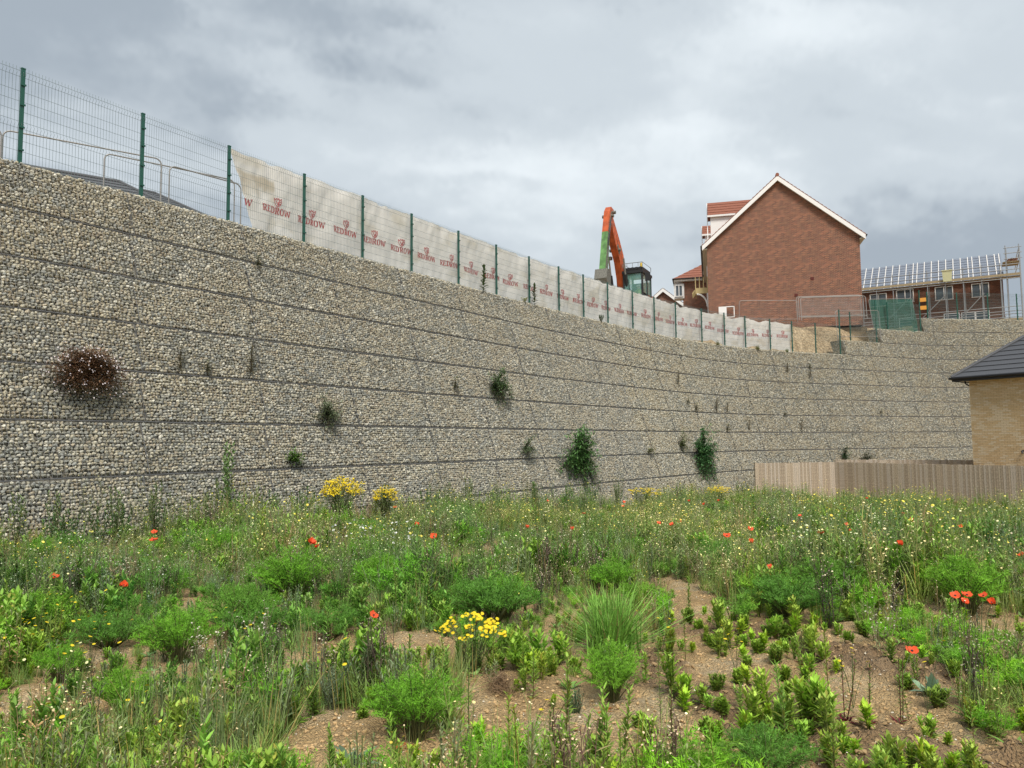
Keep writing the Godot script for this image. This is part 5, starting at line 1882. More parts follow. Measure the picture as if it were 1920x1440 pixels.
func build_timber_fence():
	var wood := []
	var tones := [[0.70, 0.575, 0.43], [0.63, 0.51, 0.38], [0.76, 0.645, 0.51], [0.57, 0.465, 0.35], [0.72, 0.62, 0.51]]
	for k in 5:
		var m := mat("weathered_board_%d" % k, tones[k][0], tones[k][1], tones[k][2], 0.9)
		wood.append(grain(m, 0.03, 50 + k, 0.62, 1.0, Vector3(9.0, 0.7, 9.0)))
	var T := thing("timber_fence", "weathered featheredge timber fence cornering in front of the buff house", "fence")
	var runs := [[at_depth(1420, 900, 38.2), at_depth(1566, 900, 38.9), 0.0], [at_depth(1566, 900, 38.9), at_depth(1935, 900, 30.4), 0.0], [at_depth(1569, 900, 39.4), at_depth(1829, 900, 36.6), 0.10]]
	for r in runs.size():
		var a: Vector3 = runs[r][0]
		var b: Vector3 = runs[r][1]
		a.y = 0.0
		b.y = 0.0
		var x := b - a
		var len := x.length()
		x = x.normalized()
		var z := x.cross(Vector3.UP).normalized()
		if z.dot(-a) < 0.0: z = -z
		var bs := Basis(x, Vector3.UP, x.cross(Vector3.UP))
		var bd := MB.new()
		bd.hexa(Vector3(-0.055, 0, 0.022), Vector3(0.055, 0, 0.006), Vector3(0.055, 1.82, 0.006), Vector3(-0.055, 1.82, 0.022), Vector3(-0.055, 0, 0), Vector3(0.055, 0, 0), Vector3(0.055, 1.82, 0), Vector3(-0.055, 1.82, 0))
		var bmesh := bd.mesh()
		var top: float = 0.52 + runs[r][2]
		var s := 0.05
		while s < len:
			var p := a + x * s
			var o := part("board", bmesh, wood[rng.randi() % 5], T)
			o.transform = Transform3D(bs * Basis(Vector3(0, 0, 1), rng.randf_range(-0.006, 0.006)), Vector3(p.x, top - 1.82 + rng.randf_range(-0.012, 0.012), p.z) + z * rng.randf_range(0.0, 0.006))
			s += 0.1
		for h in [0.3, 0.9, 1.55]:
			var rb := MB.new()
			rb.box((a + b) * 0.5 + Vector3(0, top - 1.82 + h, 0) - z * 0.03, Vector3(len, 0.09, 0.04), bs)
			pm("rail", rb, wood[1], T)
		s = 0.0
		while s < len + 0.1:
			var pb := MB.new()
			pb.box(a + x * s + Vector3(0, top - 0.95, 0) - z * 0.09, Vector3(0.1, 1.95, 0.1), bs)
			pm("post", pb, wood[3], T)
			s += 2.45
	# the end post that shows at the open end
	var e := at_depth(1420, 900, 38.1)
	var eb := MB.new()
	eb.box(Vector3(e.x - 0.06, -0.42, e.z + 0.02), Vector3(0.12, 1.9, 0.14))
	pm("end_post", eb, wood[0], T)

# ------------------------------------------------------------------ plants
func rc(c: Array, k: float) -> Color:
	return Color(c[0] * k * 1.12, c[1] * k * 1.12, c[2] * k * 1.12)
func upish(r: RandomNumberGenerator, tilt: float) -> Vector3:
	var a := r.randf() * TAU
	return Vector3(cos(a) * sin(tilt), cos(tilt), sin(a) * sin(tilt))
func curve_pts(a: Vector3, b: Vector3, c: Vector3, n: int) -> Array:
	var p := []
	for k in n + 1:
		var f := float(k) / n
		p.append(a.lerp(b, f).lerp(b.lerp(c, f), f))
	return p
func stalk(b: MB, p: Array, r0: float, r1: float, col: Color, sides := 3):
	var rr := []
	for k in p.size(): rr.append(lerpf(r0, r1, float(k) / (p.size() - 1)))
	b.tube(p, rr, sides, col, false)
func feathery(sd: int, rad: float, h: float, stems: int, col: Array) -> ArrayMesh:
	# bushy plant whose stems end in plumes of thread-like leaves
	var r := RandomNumberGenerator.new()
	r.seed = sd
	var b := MB.new()
	for i in stems:
		var a := r.randf() * TAU
		var q := sqrt(r.randf())
		var tip := Vector3(cos(a) * rad * q, h * (1.0 - 0.45 * q * q) * r.randf_range(0.8, 1.1), sin(a) * rad * q)
		var root := Vector3(cos(a), 0, sin(a)) * 0.03
		var p := curve_pts(root, Vector3(tip.x * 0.35, tip.y * 0.7, tip.z * 0.35), tip, 5)
		stalk(b, p, 0.004, 0.002, rc([0.12, 0.13, 0.045], r.randf_range(0.7, 1.2)))
		var tone := r.randf_range(0.75, 1.25)
		for l in 22:
			var f := 0.38 + 0.62 * pow(float(l) / 21.0, 0.75)
			var k := minf(f * 5.0, 4.999)
			var o: Vector3 = p[int(k)].lerp(p[int(k) + 1], k - int(k))
			var d := (upish(r, r.randf_range(0.5, 1.5)) + Vector3(cos(a), 0, sin(a)) * 0.3).normalized()
			var len := r.randf_range(0.035, 0.065)
			for n in 9:
				var o2 := o + d * len * (n + 0.5) / 9.0
				var d2 := (d * 0.55 + Vector3(r.randfn(), r.randfn() + 0.3, r.randfn()) * 0.5).normalized()
				var e := o2 + d2 * r.randf_range(0.012, 0.028)
				var s := d2.cross(Vector3(r.randfn(), r.randfn(), r.randfn())).normalized() * 0.0019
				var c := rc(col, tone * r.randf_range(0.75, 1.25))
				var nn := (d2.cross(s).normalized())
				if nn.y < 0: nn = -nn
				var i0 := b.vert(o2 - s, nn, c)
				b.vert(o2 + s, nn, c)
				b.vert(e, nn, c)
				b.ix.append_array(PackedInt32Array([i0, i0 + 1, i0 + 2]))
	return b.mesh()
func leafy(sd: int, h: float, stems: int, leaves: int, ll: float, lw: float, col: Array, stemcol: Array, spread := 0.25, tuft := 0.6) -> ArrayMesh:
	# upright stems clothed with narrow leaves, denser towards the top
	var r := RandomNumberGenerator.new()
	r.seed = sd
	var b := MB.new()
	for i in stems:
		var hh := h * r.randf_range(0.7, 1.1)
		var lean := upish(r, r.randf_range(0.02, spread))
		var root := Vector3(r.randfn(), 0, r.randfn()) * 0.004 if stems < 7 else Vector3(r.randfn(), 0, r.randfn()) * 0.012
		var p := curve_pts(root, root + lean * hh * 0.5, root + (lean + Vector3.UP * 0.4).normalized() * hh, 5)
		stalk(b, p, 0.004, 0.0022, rc(stemcol, r.randf_range(0.8, 1.2)))
		var tone := r.randf_range(0.85, 1.2)
		for l in leaves:
			var f := lerpf(0.05, 1.0, pow(float(l) / leaves, tuft))
			var k := minf(f * 5.0, 4.999)
			var o: Vector3 = p[int(k)].lerp(p[int(k) + 1], k - int(k))
			var a := l * 2.4 + r.randf() * 0.5
			var el := lerpf(0.35, 1.05, f) + r.randf_range(-0.2, 0.2)
			var d := Vector3(cos(a) * cos(el), sin(el), sin(a) * cos(el))
			var c := rc(col, tone * r.randf_range(0.75, 1.25))
			if r.randf() < 0.06: c = c.lerp(Color(0.28, 0.22, 0.05), 0.6)
			b.leaf(o, d, ll * r.randf_range(0.65, 1.15) * lerpf(1.0, 0.6, f), lw * r.randf_range(0.8, 1.2), r.randf_range(0.0, 0.4), c)
	return b.mesh()
func grassy(sd: int, n: int, len: float, wid: float, spread: float, col: Array) -> ArrayMesh:
	var r := RandomNumberGenerator.new()
	r.seed = sd
	var b := MB.new()
	for i in n:
		var d := upish(r, absf(r.randfn()) * spread)
		var l := len * r.randf_range(0.5, 1.1)
		var root := Vector3(r.randfn(), 0, r.randfn()) * len * 0.12
		var hv := Vector3(d.x, 0, d.z)
		var p := curve_pts(root, root + d * l * 0.6, root + d * l * 0.75 + hv * l * 0.5 + Vector3.UP * l * 0.12, 4)
		var s := hv.cross(Vector3.UP)
		if s.length_squared() < 1e-5: s = Vector3(1, 0, 0)
		s = s.normalized().rotated(Vector3.UP, r.randf_range(-0.7, 0.7))
		var c := rc(col, r.randf_range(0.65, 1.3))
		if r.randf() < 0.08: c = Color(0.33, 0.27, 0.10)
		b.ribbon(p, [wid, wid * 0.95, wid * 0.75, wid * 0.45, wid * 0.05], s, c)
	return b.mesh()
func wiry(sd: int, h: float, stems: int, col: Array, head: Array, hr: float, heads: int, leafcol: Array, leafn: int, spread := 0.45) -> ArrayMesh:
	# thin branching stems with small heads at their tips and sparse narrow leaves
	var r := RandomNumberGenerator.new()
	r.seed = sd
	var b := MB.new()
	for i in stems:
		var d := upish(r, r.randf_range(0.03, spread))
		var hh := h * r.randf_range(0.65, 1.1)
		var root := Vector3(r.randfn(), 0, r.randfn()) * 0.03
		var top := root + (d + Vector3.UP * 0.3).normalized() * hh
		var p := curve_pts(root, root + d * hh * 0.5, top, 4)
		var sc := rc(col, r.randf_range(0.7, 1.25))
		stalk(b, p, 0.0028, 0.0013, sc)
		for l in leafn:
			var f := r.randf_range(0.05, 0.8)
			var k := minf(f * 4.0, 3.999)
			var o: Vector3 = p[int(k)].lerp(p[int(k) + 1], k - int(k))
			var dd := upish(r, r.randf_range(0.6, 1.5))
			b.leaf(o, dd, r.randf_range(0.03, 0.08), r.randf_range(0.006, 0.013), r.randf_range(0.0, 0.5), rc(leafcol, r.randf_range(0.7, 1.3)))
		for q in heads:
			var f := r.randf_range(0.45, 0.98)
			var k := minf(f * 4.0, 3.999)
			var o: Vector3 = p[int(k)].lerp(p[int(k) + 1], k - int(k))
			var e: Vector3 = o + (upish(r, r.randf_range(0.1, 0.8)) * hh * r.randf_range(0.1, 0.32))
			stalk(b, [o, o.lerp(e, 0.5) + Vector3(0, 0.01, 0), e], 0.0016, 0.001, sc)
			var hc := rc(head, r.randf_range(0.75, 1.15))
			b.disc(e, upish(r, r.randf_range(0.0, 0.9)), hr * r.randf_range(0.7, 1.25), 6, hc, 0.35)
	return b.mesh()
func rosette(sd: int, n: int, len: float, wid: float, el0: float, el1: float, col: Array, droop := 0.3) -> ArrayMesh:
	var r := RandomNumberGenerator.new()
	r.seed = sd
	var b := MB.new()
	for i in n:
		var a := i * 2.4 + r.randf() * 0.6
		var el := r.randf_range(el0, el1)
		b.leaf(Vector3(r.randfn(), 0.2, r.randfn()) * 0.012, Vector3(cos(a) * cos(el), sin(el), sin(a) * cos(el)), len * r.randf_range(0.6, 1.1), wid * r.randf_range(0.75, 1.2), droop * r.randf_range(0.3, 1.3), rc(col, r.randf_range(0.7, 1.3)))
	return b.mesh()
func bush(sd: int, w: float, h: float, hang: float, stems: int, leaves: int, ll: float, lw: float, col: Array, white := 0) -> ArrayMesh:
	# shrub rooted in a wall face: +z is out of the wall, x along it; sprays rise and then hang
	var r := RandomNumberGenerator.new()
	r.seed = sd
	var b := MB.new()
	for i in stems:
		var ea := r.randf() * TAU
		var er := sqrt(r.randf()) * r.randf_range(0.75, 1.3)
		var tx := cos(ea) * er * 0.5 * w
		var ty := h * ((1.0 - hang) * 0.5 + sin(ea) * er * (1.0 + hang) * 0.5)
		var tz := r.randf_range(0.08, 0.42) * minf(w, 0.9)
		var tip := Vector3(tx, ty, tz)
		var p := curve_pts(Vector3.ZERO, Vector3(tx * 0.3, maxf(ty, 0.1 * h) * 0.9 + 0.1 * h, tz * 0.9), tip, 5)
		stalk(b, p, 0.006, 0.002, rc([0.10, 0.08, 0.05], r.randf_range(0.7, 1.3)))
		var tone := r.randf_range(0.7, 1.25)
		for l in leaves:
			var k := minf(r.randf_range(0.25, 1.0) * 5.0, 4.999)
			var o: Vector3 = p[int(k)].lerp(p[int(k) + 1], k - int(k)) + Vector3(r.randfn(), r.randfn(), r.randfn()) * 0.025
			var d := (upish(r, r.randf_range(0.5, 1.7)) + Vector3(0, 0, 0.3)).normalized()
			b.leaf(o, d, ll * r.randf_range(0.6, 1.2), lw * r.randf_range(0.7, 1.2), r.randf_range(0.1, 0.6), rc(col, tone * r.randf_range(0.75, 1.3)))
		for l in white:
			b.disc(tip + Vector3(r.randfn(), r.randfn(), r.randfn()) * 0.04, (Vector3(r.randfn() * 0.4, 0.5, 1)).normalized(), 0.009, 6, Color(0.8, 0.72, 0.74), 0.2)
	return b.mesh()

var spots := []      # centre x, depth and radius kept free of ground cover round single plants
func plant_mat() -> StandardMaterial3D:
	return vmat("foliage", 0.65, 0.34)
func spin(k: float) -> Basis:
	return Basis(Vector3.UP, rng.randf() * TAU).scaled(Vector3.ONE * k)
func wall_foot(px: float, out: float) -> Vector3:
	# soil just in front of the wall's foot in that photo column
	var lvl := -2.0
	var s := 0.0
	for i in 12:
		s = s_of_px(px, lvl)
		var p := wall_at(s, lvl)
		lvl += soil(p.x, -p.z) - p.y
	var q := wall_at(s, lvl, out)
	q.y = soil(q.x, -q.z)
	return q
func plant(called: String, label: String, category: String, m: Mesh, px: float, py: float, k: float, group := "", kmesh: Mesh = null, kname := "") -> Node3D:
	# a single plant whose foot is seen at that pixel
	var p := on_soil(px, py)
	if in_wall(p.x, -p.z): p = wall_foot(px, 0.25)
	p.y = soil(p.x, -p.z) + soil_detail(p.x, -p.z) - 0.01
	if called in ["feathery_bush", "grass_clump", "dead_weed", "grey_bush"]: spots.append([p.x, -p.z, 0.27 * k])
	elif called in ["lime_clump", "red_rosette", "ragwort"]: spots.append([p.x, -p.z, 0.10])
	var o := solo(called, m, plant_mat(), label, category, group)
	o.transform = Transform3D(Basis(Vector3.UP, rng.randf() * TAU).scaled(Vector3.ONE * k), p)
	if kmesh: part(kname, kmesh, plant_mat(), o)
	return o
func build_plants():
	print("plants")
	single_plants()
	meadow()
	poppies()
	wall_plants()

const MAY := [0.15, 0.36, 0.022]
const LIME := [0.27, 0.43, 0.04]
const MID := [0.145, 0.255, 0.045]
const OLIVE := [0.18, 0.23, 0.085]
const GREY := [0.19, 0.25, 0.14]
const DRY := [0.30, 0.22, 0.13]
const PURP := [0.115, 0.075, 0.07]
func meadow():
	# ground cover that nobody could count, one stuff object a kind
	var kinds := {}
	var M := {
		"lime_shoots": [leafy(1, 0.11, 5, 22, 0.065, 0.0115, LIME, [0.13, 0.16, 0.04], 0.5), leafy(2, 0.09, 6, 20, 0.06, 0.011, [0.21, 0.36, 0.05], [0.15, 0.12, 0.05], 0.6), leafy(3, 0.15, 4, 26, 0.065, 0.011, [0.24, 0.36, 0.06], [0.13, 0.16, 0.04], 0.3)],
		"leafy_stems": [leafy(11, 0.40, 2, 38, 0.085, 0.013, MID, [0.12, 0.12, 0.05], 0.2, 0.8), leafy(12, 0.46, 1, 44, 0.09, 0.013, [0.19, 0.30, 0.05], [0.14, 0.11, 0.05], 0.12, 0.8), leafy(13, 0.34, 3, 30, 0.08, 0.014, [0.17, 0.28, 0.055], [0.12, 0.12, 0.05], 0.3, 0.8)],
		"grass_tufts": [grassy(21, 46, 0.34, 0.0024, 0.4, [0.17, 0.26, 0.075]), grassy(22, 60, 0.26, 0.0026, 0.55, [0.21, 0.29, 0.075]), grassy(23, 34, 0.44, 0.0024, 0.3, [0.18, 0.25, 0.095])],
		"feathery_shoots": [feathery(31, 0.10, 0.2, 7, MAY), feathery(32, 0.13, 0.17, 9, [0.14, 0.30, 0.035])],
		"wiry_weeds": [wiry(41, 0.5, 5, OLIVE, [0.72, 0.66, 0.36], 0.007, 2, MID, 20), wiry(42, 0.42, 6, OLIVE, [0.72, 0.68, 0.5], 0.006, 2, GREY, 20), wiry(43, 0.58, 4, OLIVE, [0.76, 0.62, 0.12], 0.0085, 1, MID, 20)],
		"dry_stems": [wiry(51, 0.42, 6, DRY, [0.55, 0.47, 0.34], 0.005, 7, [0.30, 0.21, 0.11], 9), wiry(52, 0.36, 7, PURP, [0.50, 0.42, 0.32], 0.005, 7, [0.17, 0.16, 0.08], 12), wiry(53, 0.5, 4, [0.24, 0.19, 0.12], [0.6, 0.56, 0.46], 0.006, 5, [0.22, 0.21, 0.1], 10)],
		"broad_leaves": [rosette(61, 9, 0.13, 0.035, 0.2, 1.0, [0.12, 0.23, 0.06]), rosette(62, 11, 0.1, 0.028, 0.1, 0.8, [0.16, 0.26, 0.09])],
		"grey_herbs": [leafy(71, 0.2, 6, 16, 0.05, 0.006, GREY, [0.13, 0.14, 0.08], 0.6), leafy(72, 0.26, 5, 20, 0.05, 0.006, [0.21, 0.26, 0.15], [0.13, 0.14, 0.08], 0.5)],
	}
	M["lush_weeds"] = [leafy(81, 0.30, 6, 20, 0.13, 0.024, [0.19, 0.34, 0.05], [0.13, 0.15, 0.05], 0.5), leafy(82, 0.36, 5, 24, 0.12, 0.022, [0.14, 0.28, 0.05], [0.13, 0.12, 0.05], 0.4), leafy(83, 0.26, 7, 18, 0.12, 0.026, [0.22, 0.37, 0.06], [0.15, 0.14, 0.05], 0.6)]
	M["cream_flower_weeds"] = [wiry(45, 0.5, 8, [0.24, 0.27, 0.11], [0.80, 0.73, 0.36], 0.008, 4, [0.19, 0.30, 0.08], 26), wiry(46, 0.46, 8, [0.25, 0.25, 0.12], [0.80, 0.76, 0.52], 0.007, 4, [0.19, 0.29, 0.09], 24)]
	for k in M:
		kinds[k] = []
		for j in M[k].size(): kinds[k].append([[], []])
	var put := func(kind: String, x: float, d: float, sc: float):
		var v := rng.randi() % int(M[kind].size())
		# species gather in patches over the ground: size and hue vary from patch to patch (x and distance on the soil, not height)
		var patch_size := nz.get_noise_2d(x * 0.8 + 40.0, d * 0.55 + 40.0)
		var patch_hue := clampf(0.5 + 1.6 * nz.get_noise_2d(x * 0.6 + 140.0, d * 0.45), 0.0, 1.0)
		sc *= clampf(1.0 + patch_size * 1.5, 0.6, 1.6)
		var tn := rng.randf_range(0.98, 1.38)
		var tl := Basis(Vector3(rng.randfn(), 0, rng.randfn()).normalized(), rng.randf_range(0.0, 0.16))
		kinds[kind][v][0].append(Transform3D(tl * spin(sc), Vector3(x, soil(x, d) + soil_detail(x, d) - 0.012, -d)))
		kinds[kind][v][1].append(Color(tn * rng.randf_range(0.9, 1.1) * lerpf(0.82, 1.18, patch_hue), tn * lerpf(0.92, 1.12, patch_hue), tn * rng.randf_range(0.75, 1.0)))
	var n := 39000
	for i in n:
		var d := 3.3 + pow(rng.randf(), 1.55) * 37.0
		var x := rng.randf_range(-0.82, 1.0) * (d + 0.8)
		if rng.randf() > 0.35 + 0.65 * sm(2.0, 9.0, d) + (0.3 if x < -0.3 else 0.0): continue
		if in_wall(x, d): continue
		var taken := false
		for q in spots:
			# keep the plant itself and what stands right before it clear
			if absf(x - q[0]) < q[2] and d > q[1] - q[2] * 2.0 and d < q[1] + q[2] * 0.8: taken = true
		if taken and rng.randf() < 0.85: continue
		var br := bareness(x, d)
		var green := sm(0.6, -1.5, x - 0.1 * d)          # lusher towards the left
		var pt := nz.get_noise_2d(x * 0.55 + 300.0, d * 0.55)
		var pt2 := nz.get_noise_2d(x * 0.9 + 700.0, d * 0.9)
		var sc := rng.randf_range(0.7, 1.2)
		if br > 0.5:
			if rng.randf() < 0.42 * sm(0.04, 0.2, nz.get_noise_2d(x * 2.2 + 60.0, d * 2.2)): put.call("lime_shoots", x, d, sc * rng.randf_range(0.5, 1.2))
			elif rng.randf() < 0.02: put.call("leafy_stems", x, d, sc * 0.6)
			continue
		var u := rng.randf()
		if not (d < 4.8 and x > -0.9) and rng.randf() < (0.12 if d < 10.0 else 0.11) * sm(-0.15, 0.15, nz.get_noise_2d(x * 0.8 + 500.0, d * 0.6) + (0.1 if x < 0.5 else 0.0)):
			put.call("lush_weeds", x, d, sc * (0.72 if d < 8.0 else 0.95))
			continue
		if d < 7.5:
			if u < 0.29: put.call("lime_shoots", x, d, sc)
			elif u < 0.46: put.call("leafy_stems", x, d, sc * 0.55)
			elif u < 0.60 + 0.1 * green: put.call("grass_tufts", x, d, sc * 0.62)
			elif u < 0.74: put.call("feathery_shoots", x, d, sc)
			elif u < 0.755: put.call("wiry_weeds", x, d, sc * 0.8)
			elif u < 0.772: put.call("dry_stems", x, d, sc * 0.75)
			elif u < 0.93: put.call("broad_leaves", x, d, sc)
			else: put.call("grey_herbs", x, d, sc)
		else:
			var wv := 0.30 + 0.25 * sm(9.0, 20.0, d)
			if pt > 0.16: wv -= 0.2
			var sw := nz.get_noise_2d(x * 0.42 + 900.0, d * 0.3)
			if rng.randf() < 0.17 * sm(0.0, 0.2, sw + 0.10 * sm(0.0, 8.0, x)): put.call("cream_flower_weeds", x, d, sc)
			elif u < wv: put.call("wiry_weeds", x, d, sc)
			elif u < wv + (0.13 if pt2 > 0.12 else 0.035): put.call("dry_stems", x, d, sc)
			elif u < wv + 0.38: put.call("grass_tufts", x, d, sc)
			elif u < wv + 0.54: put.call("leafy_stems", x, d, sc)
			elif u < wv + 0.62: put.call("feathery_shoots", x, d, sc * 1.4)
			elif u < wv + 0.67: put.call("broad_leaves", x, d, sc * 1.2)
			else: put.call("grey_herbs", x, d, sc * 1.2)
	var labels := {"lime_shoots": "low lime-green leafy shoots spread over the bare soil and field", "leafy_stems": "upright green leafy stems growing all over the field", "grass_tufts": "thin green grass growing among the weeds of the field", "feathery_shoots": "small feathery bright green shoots among the weeds", "wiry_weeds": "wiry branching weeds with tiny cream and yellow heads across the field", "lush_weeds": "lush bright green broad-leaved weeds filling the field", "cream_flower_weeds": "drifts of pale cream and yellow flowered weeds toward the wall and timber fence", "dry_stems": "dry brown and purplish weed stems standing in the field", "broad_leaves": "low broad-leaved rosettes growing among the weeds", "grey_herbs": "grey-green bushy low herbs growing among the weeds"}
	for k in M:
		var T := thing(k, labels[k], "weeds")
		T.set_meta("kind", "stuff")
		for j in M[k].size():
			if kinds[k][j][0].size() > 0: many("growth", M[k][j], plant_mat(), kinds[k][j][0], kinds[k][j][1], T)
func in_wall(x: float, d: float) -> bool:
	# behind the foot of the wall, or under the timber fence and the house
	var c := 960.0 + F * x / d
	if c > 1415.0 and d > 37.8 - maxf(0.0, c - 1566.0) * 0.0225: return true
	var best := 1e9
	var bi := 0
	for i in range(0, wpts.size(), 2):
		var q := wpts[i].distance_squared_to(Vector2(x, d))
		if q < best:
			best = q
			bi = i
	var foot := wpts[bi] - wnor[bi] * BATTER * 1.9
	return (Vector2(x, d) - foot).dot(wnor[bi]) > 0.05

func single_plants():
	var may := [feathery(101, 0.30, 0.36, 56, MAY), feathery(102, 0.34, 0.32, 60, [0.13, 0.30, 0.03]), feathery(103, 0.26, 0.38, 52, [0.17, 0.38, 0.025]), feathery(104, 0.32, 0.28, 60, [0.105, 0.26, 0.03])]
	var g := "feathery green bushes in the field"
	# foot column, foot row, size, variant, what tells it apart
	for q in [
		[445, 1190, 1.05, 1, "dark feathery green bush directly behind the wide flat-topped one"], [335, 1245, 0.95, 0, "wide bright feathery bush with a broad flat top near white seed heads"],
		[622, 1195, 0.85, 3, "feathery dark bush beside the lone poppy above the bare soil"], [712, 1112, 1.0, 2, "rounded bright feathery bush just below the white daisies"],
		[780, 1392, 0.86, 0, "large feathery bush with orange withered leaves at its foot on bare soil"], [1150, 1318, 0.80, 2, "open feathery bush with bare red stems below the big grass tuft"],
		[1440, 1465, 0.72, 3, "dense dark feathery bush on bare soil in front of the red rosettes"], [205, 1215, 0.95, 3, "tall dark feathery bush among yellow hawkbits"],
		[302, 1110, 0.85, 3, "dark green feathery bush below the pair of poppies near the wall"], [1150, 1118, 0.9, 0, "feathery bush standing between dry purple stems above the grass tuft"],
		[1815, 1150, 1.3, 2, "broad bright green feathery dome behind the group of five poppies"], [235, 1345, 0.7, 2, "bright feathery plant next to a dark purple stem"],
		[108, 1275, 0.62, 0, "small feathery plant behind the dark purple stem"], [880, 1150, 0.8, 1, "low feathery bush behind the yellow ragwort clump"],
		[850, 985, 1.6, 3, "deep green feathery thicket at the foot of the wall beyond the ragwort"], [1745, 1075, 1.0, 1, "feathery bush half hidden by pale weeds above the bright green dome"]]:
		plant("feathery_bush", q[4], "bush", may[q[3]], q[0], q[1], q[2] * 1.15, g)
	# more of them among the weeds, and taller bushes along the wall foot
	for i in 46:
		var dd := 6.0 + pow(rng.randf(), 1.3) * 20.0
		var xx := rng.randf_range(-0.66, 0.70) * dd
		if in_wall(xx, dd) or bareness(xx, dd) > 0.3: continue
		var o := solo("feathery_bush", may[rng.randi() % 4], plant_mat(), "feathery green bush half sunk among the mixed weeds of the field", "bush", g)
		o.transform = Transform3D(spin(rng.randf_range(0.8, 1.5)), Vector3(xx, soil(xx, dd), -dd))
	var tb := [leafy(961, 0.85, 9, 30, 0.12, 0.016, [0.15, 0.22, 0.075], [0.16, 0.15, 0.08], 0.4), leafy(962, 0.7, 8, 30, 0.13, 0.024, [0.10, 0.2, 0.06], [0.12, 0.12, 0.06], 0.5), wiry(963, 0.95, 14, [0.17, 0.19, 0.09], [0.75, 0.68, 0.3], 0.008, 4, [0.16, 0.23, 0.08], 26, 0.4)]
	var ti := 0
	for q in [12, 48, 75, 100, 120, 140, 165, 190, 215, 240, 262, 300, 330, 350, 372, 395, 440, 470, 500, 525, 548, 575, 680, 760, 780, 812, 835, 850, 862, 880, 905, 930, 950, 975, 1030, 1050, 1068, 1120, 1140, 1165, 1190, 1245, 1265, 1290, 1330, 1365, 1385]:
		var p := wall_foot(q, rng.randf_range(0.3, 0.9))
		var o := solo("wall_foot_bush", tb[ti % 3], plant_mat(), ["greyish leafy weed bush standing against the wall foot", "dark leafy weed bush standing against the wall foot", "wiry weed bush with yellow specks standing against the wall foot"][ti % 3], "bush", "weed bushes along the wall foot")
		o.transform = Transform3D(spin(rng.randf_range(0.85, 1.35)), p)
		ti += 1 if rng.randf() < 0.7 else 2
	# grasses
	plant("grass_clump", "big bright grass clump with long arching blades above the dark churned earth", "grass clump", grassy(201, 620, 0.44, 0.0042, 0.6, [0.22, 0.42, 0.075]), 1150, 1228, 1.25)
	plant("grass_clump", "fine wispy grass clump on the edge of the bare soil below the seed heads", "grass clump", grassy(202, 260, 0.55, 0.0018, 0.5, [0.22, 0.3, 0.12]), 410, 1425, 0.8)
	plant("grass_clump", "short blue-green grass clump beside the feathery bush with red stems", "grass clump", leafy(203, 0.17, 26, 16, 0.05, 0.004, [0.17, 0.27, 0.15], [0.12, 0.16, 0.08], 0.7), 1078, 1335, 0.9)
	plant("grass_clump", "short grass clump behind the lime plants beside the churned band", "grass clump", grassy(204, 160, 0.24, 0.0026, 0.4, [0.17, 0.29, 0.08]), 1450, 1155, 1.0)
	plant("grey_bush", "silvery grey-green herb at the edge of the bare soil beside red leaves", "bush", leafy(205, 0.3, 18, 26, 0.045, 0.006, [0.22, 0.29, 0.18], [0.14, 0.16, 0.09], 0.55), 620, 1330, 0.85)
	# yellow ragwort
	ragwort(890, 1262, 0.40, 0.2, 20, "yellow ragwort clump with flat flower heads in the middle of the field")
	ragwort(642, 1000, 1.2, 0.42, 170, "tall golden ragwort mound against the foot of the wall")
	ragwort(722, 985, 0.95, 0.28, 90, "smaller golden ragwort next to the tall mound at the wall")
	ragwort(1212, 955, 0.8, 0.6, 60, "pale yellow ragwort at the wall foot near the hanging shrub")
	ragwort(1350, 952, 0.85, 0.5, 60, "yellow ragwort at the wall foot next to the timber fence")
	# white daisies
	for q in [[625, 1065], [660, 1075], [740, 1070], [765, 1062], [690, 1058]]:
		plant("white_daisy_plant", "white daisy plant above the rounded bright feathery bush", "daisies", wiry(300 + q[0], 0.62, 5, [0.15, 0.22, 0.06], [0.82, 0.82, 0.78], 0.02, 3, MID, 12, 0.5), q[0], q[1], 1.0, "white daisies in the field")
	# red-leaved rosettes with upright lime stems
	for q in [[1262, 1388, 0.30, "lone plant with dark red leaves and a reddish upright stem on the bare soil"], [1586, 1362, 0.34, "plant with a crimson rosette and leafy stems, first of the row on bare soil"], [1632, 1358, 0.3, "plant with a dark crimson rosette and grey stem, middle of the row"], [1690, 1352, 0.36, "plant with crimson rosette and tall dark stem, last of the row"], [1032, 1408, 0.26, "dark red rosette under a leafy clump beside the feathery bush"], [1505, 1250, 0.26, "dark stemmed plant with crimson foot below the churned earth"], [612, 1172, 0.2, "small red-leaved plant by the feathery dark bush"], [628, 1285, 0.2, "red leaves at the foot of the silvery herb"]]:
		var o := plant("red_rosette", q[3], "plant", rosette(int(q[0]), 16, 0.085, 0.017, 0.05, 0.9, [0.16, 0.012, 0.022]), q[0], q[1], 1.0, "red-leaved rosettes on the bare soil")
		part("stem", leafy(int(q[0]) + 1, q[2], 2, 34, 0.055, 0.009, [0.21, 0.28, 0.07], [0.13, 0.05, 0.04], 0.25, 0.9), plant_mat(), o)
	# lime-green low clumps on the bare soil
	var lime := [leafy(401, 0.09, 16, 22, 0.065, 0.0115, LIME, [0.16, 0.15, 0.04], 0.8), leafy(402, 0.08, 13, 20, 0.06, 0.0115, [0.25, 0.41, 0.045], [0.16, 0.15, 0.04], 0.9), leafy(403, 0.12, 18, 24, 0.065, 0.011, [0.23, 0.36, 0.05], [0.16, 0.13, 0.04], 0.7)]
	var li := 0
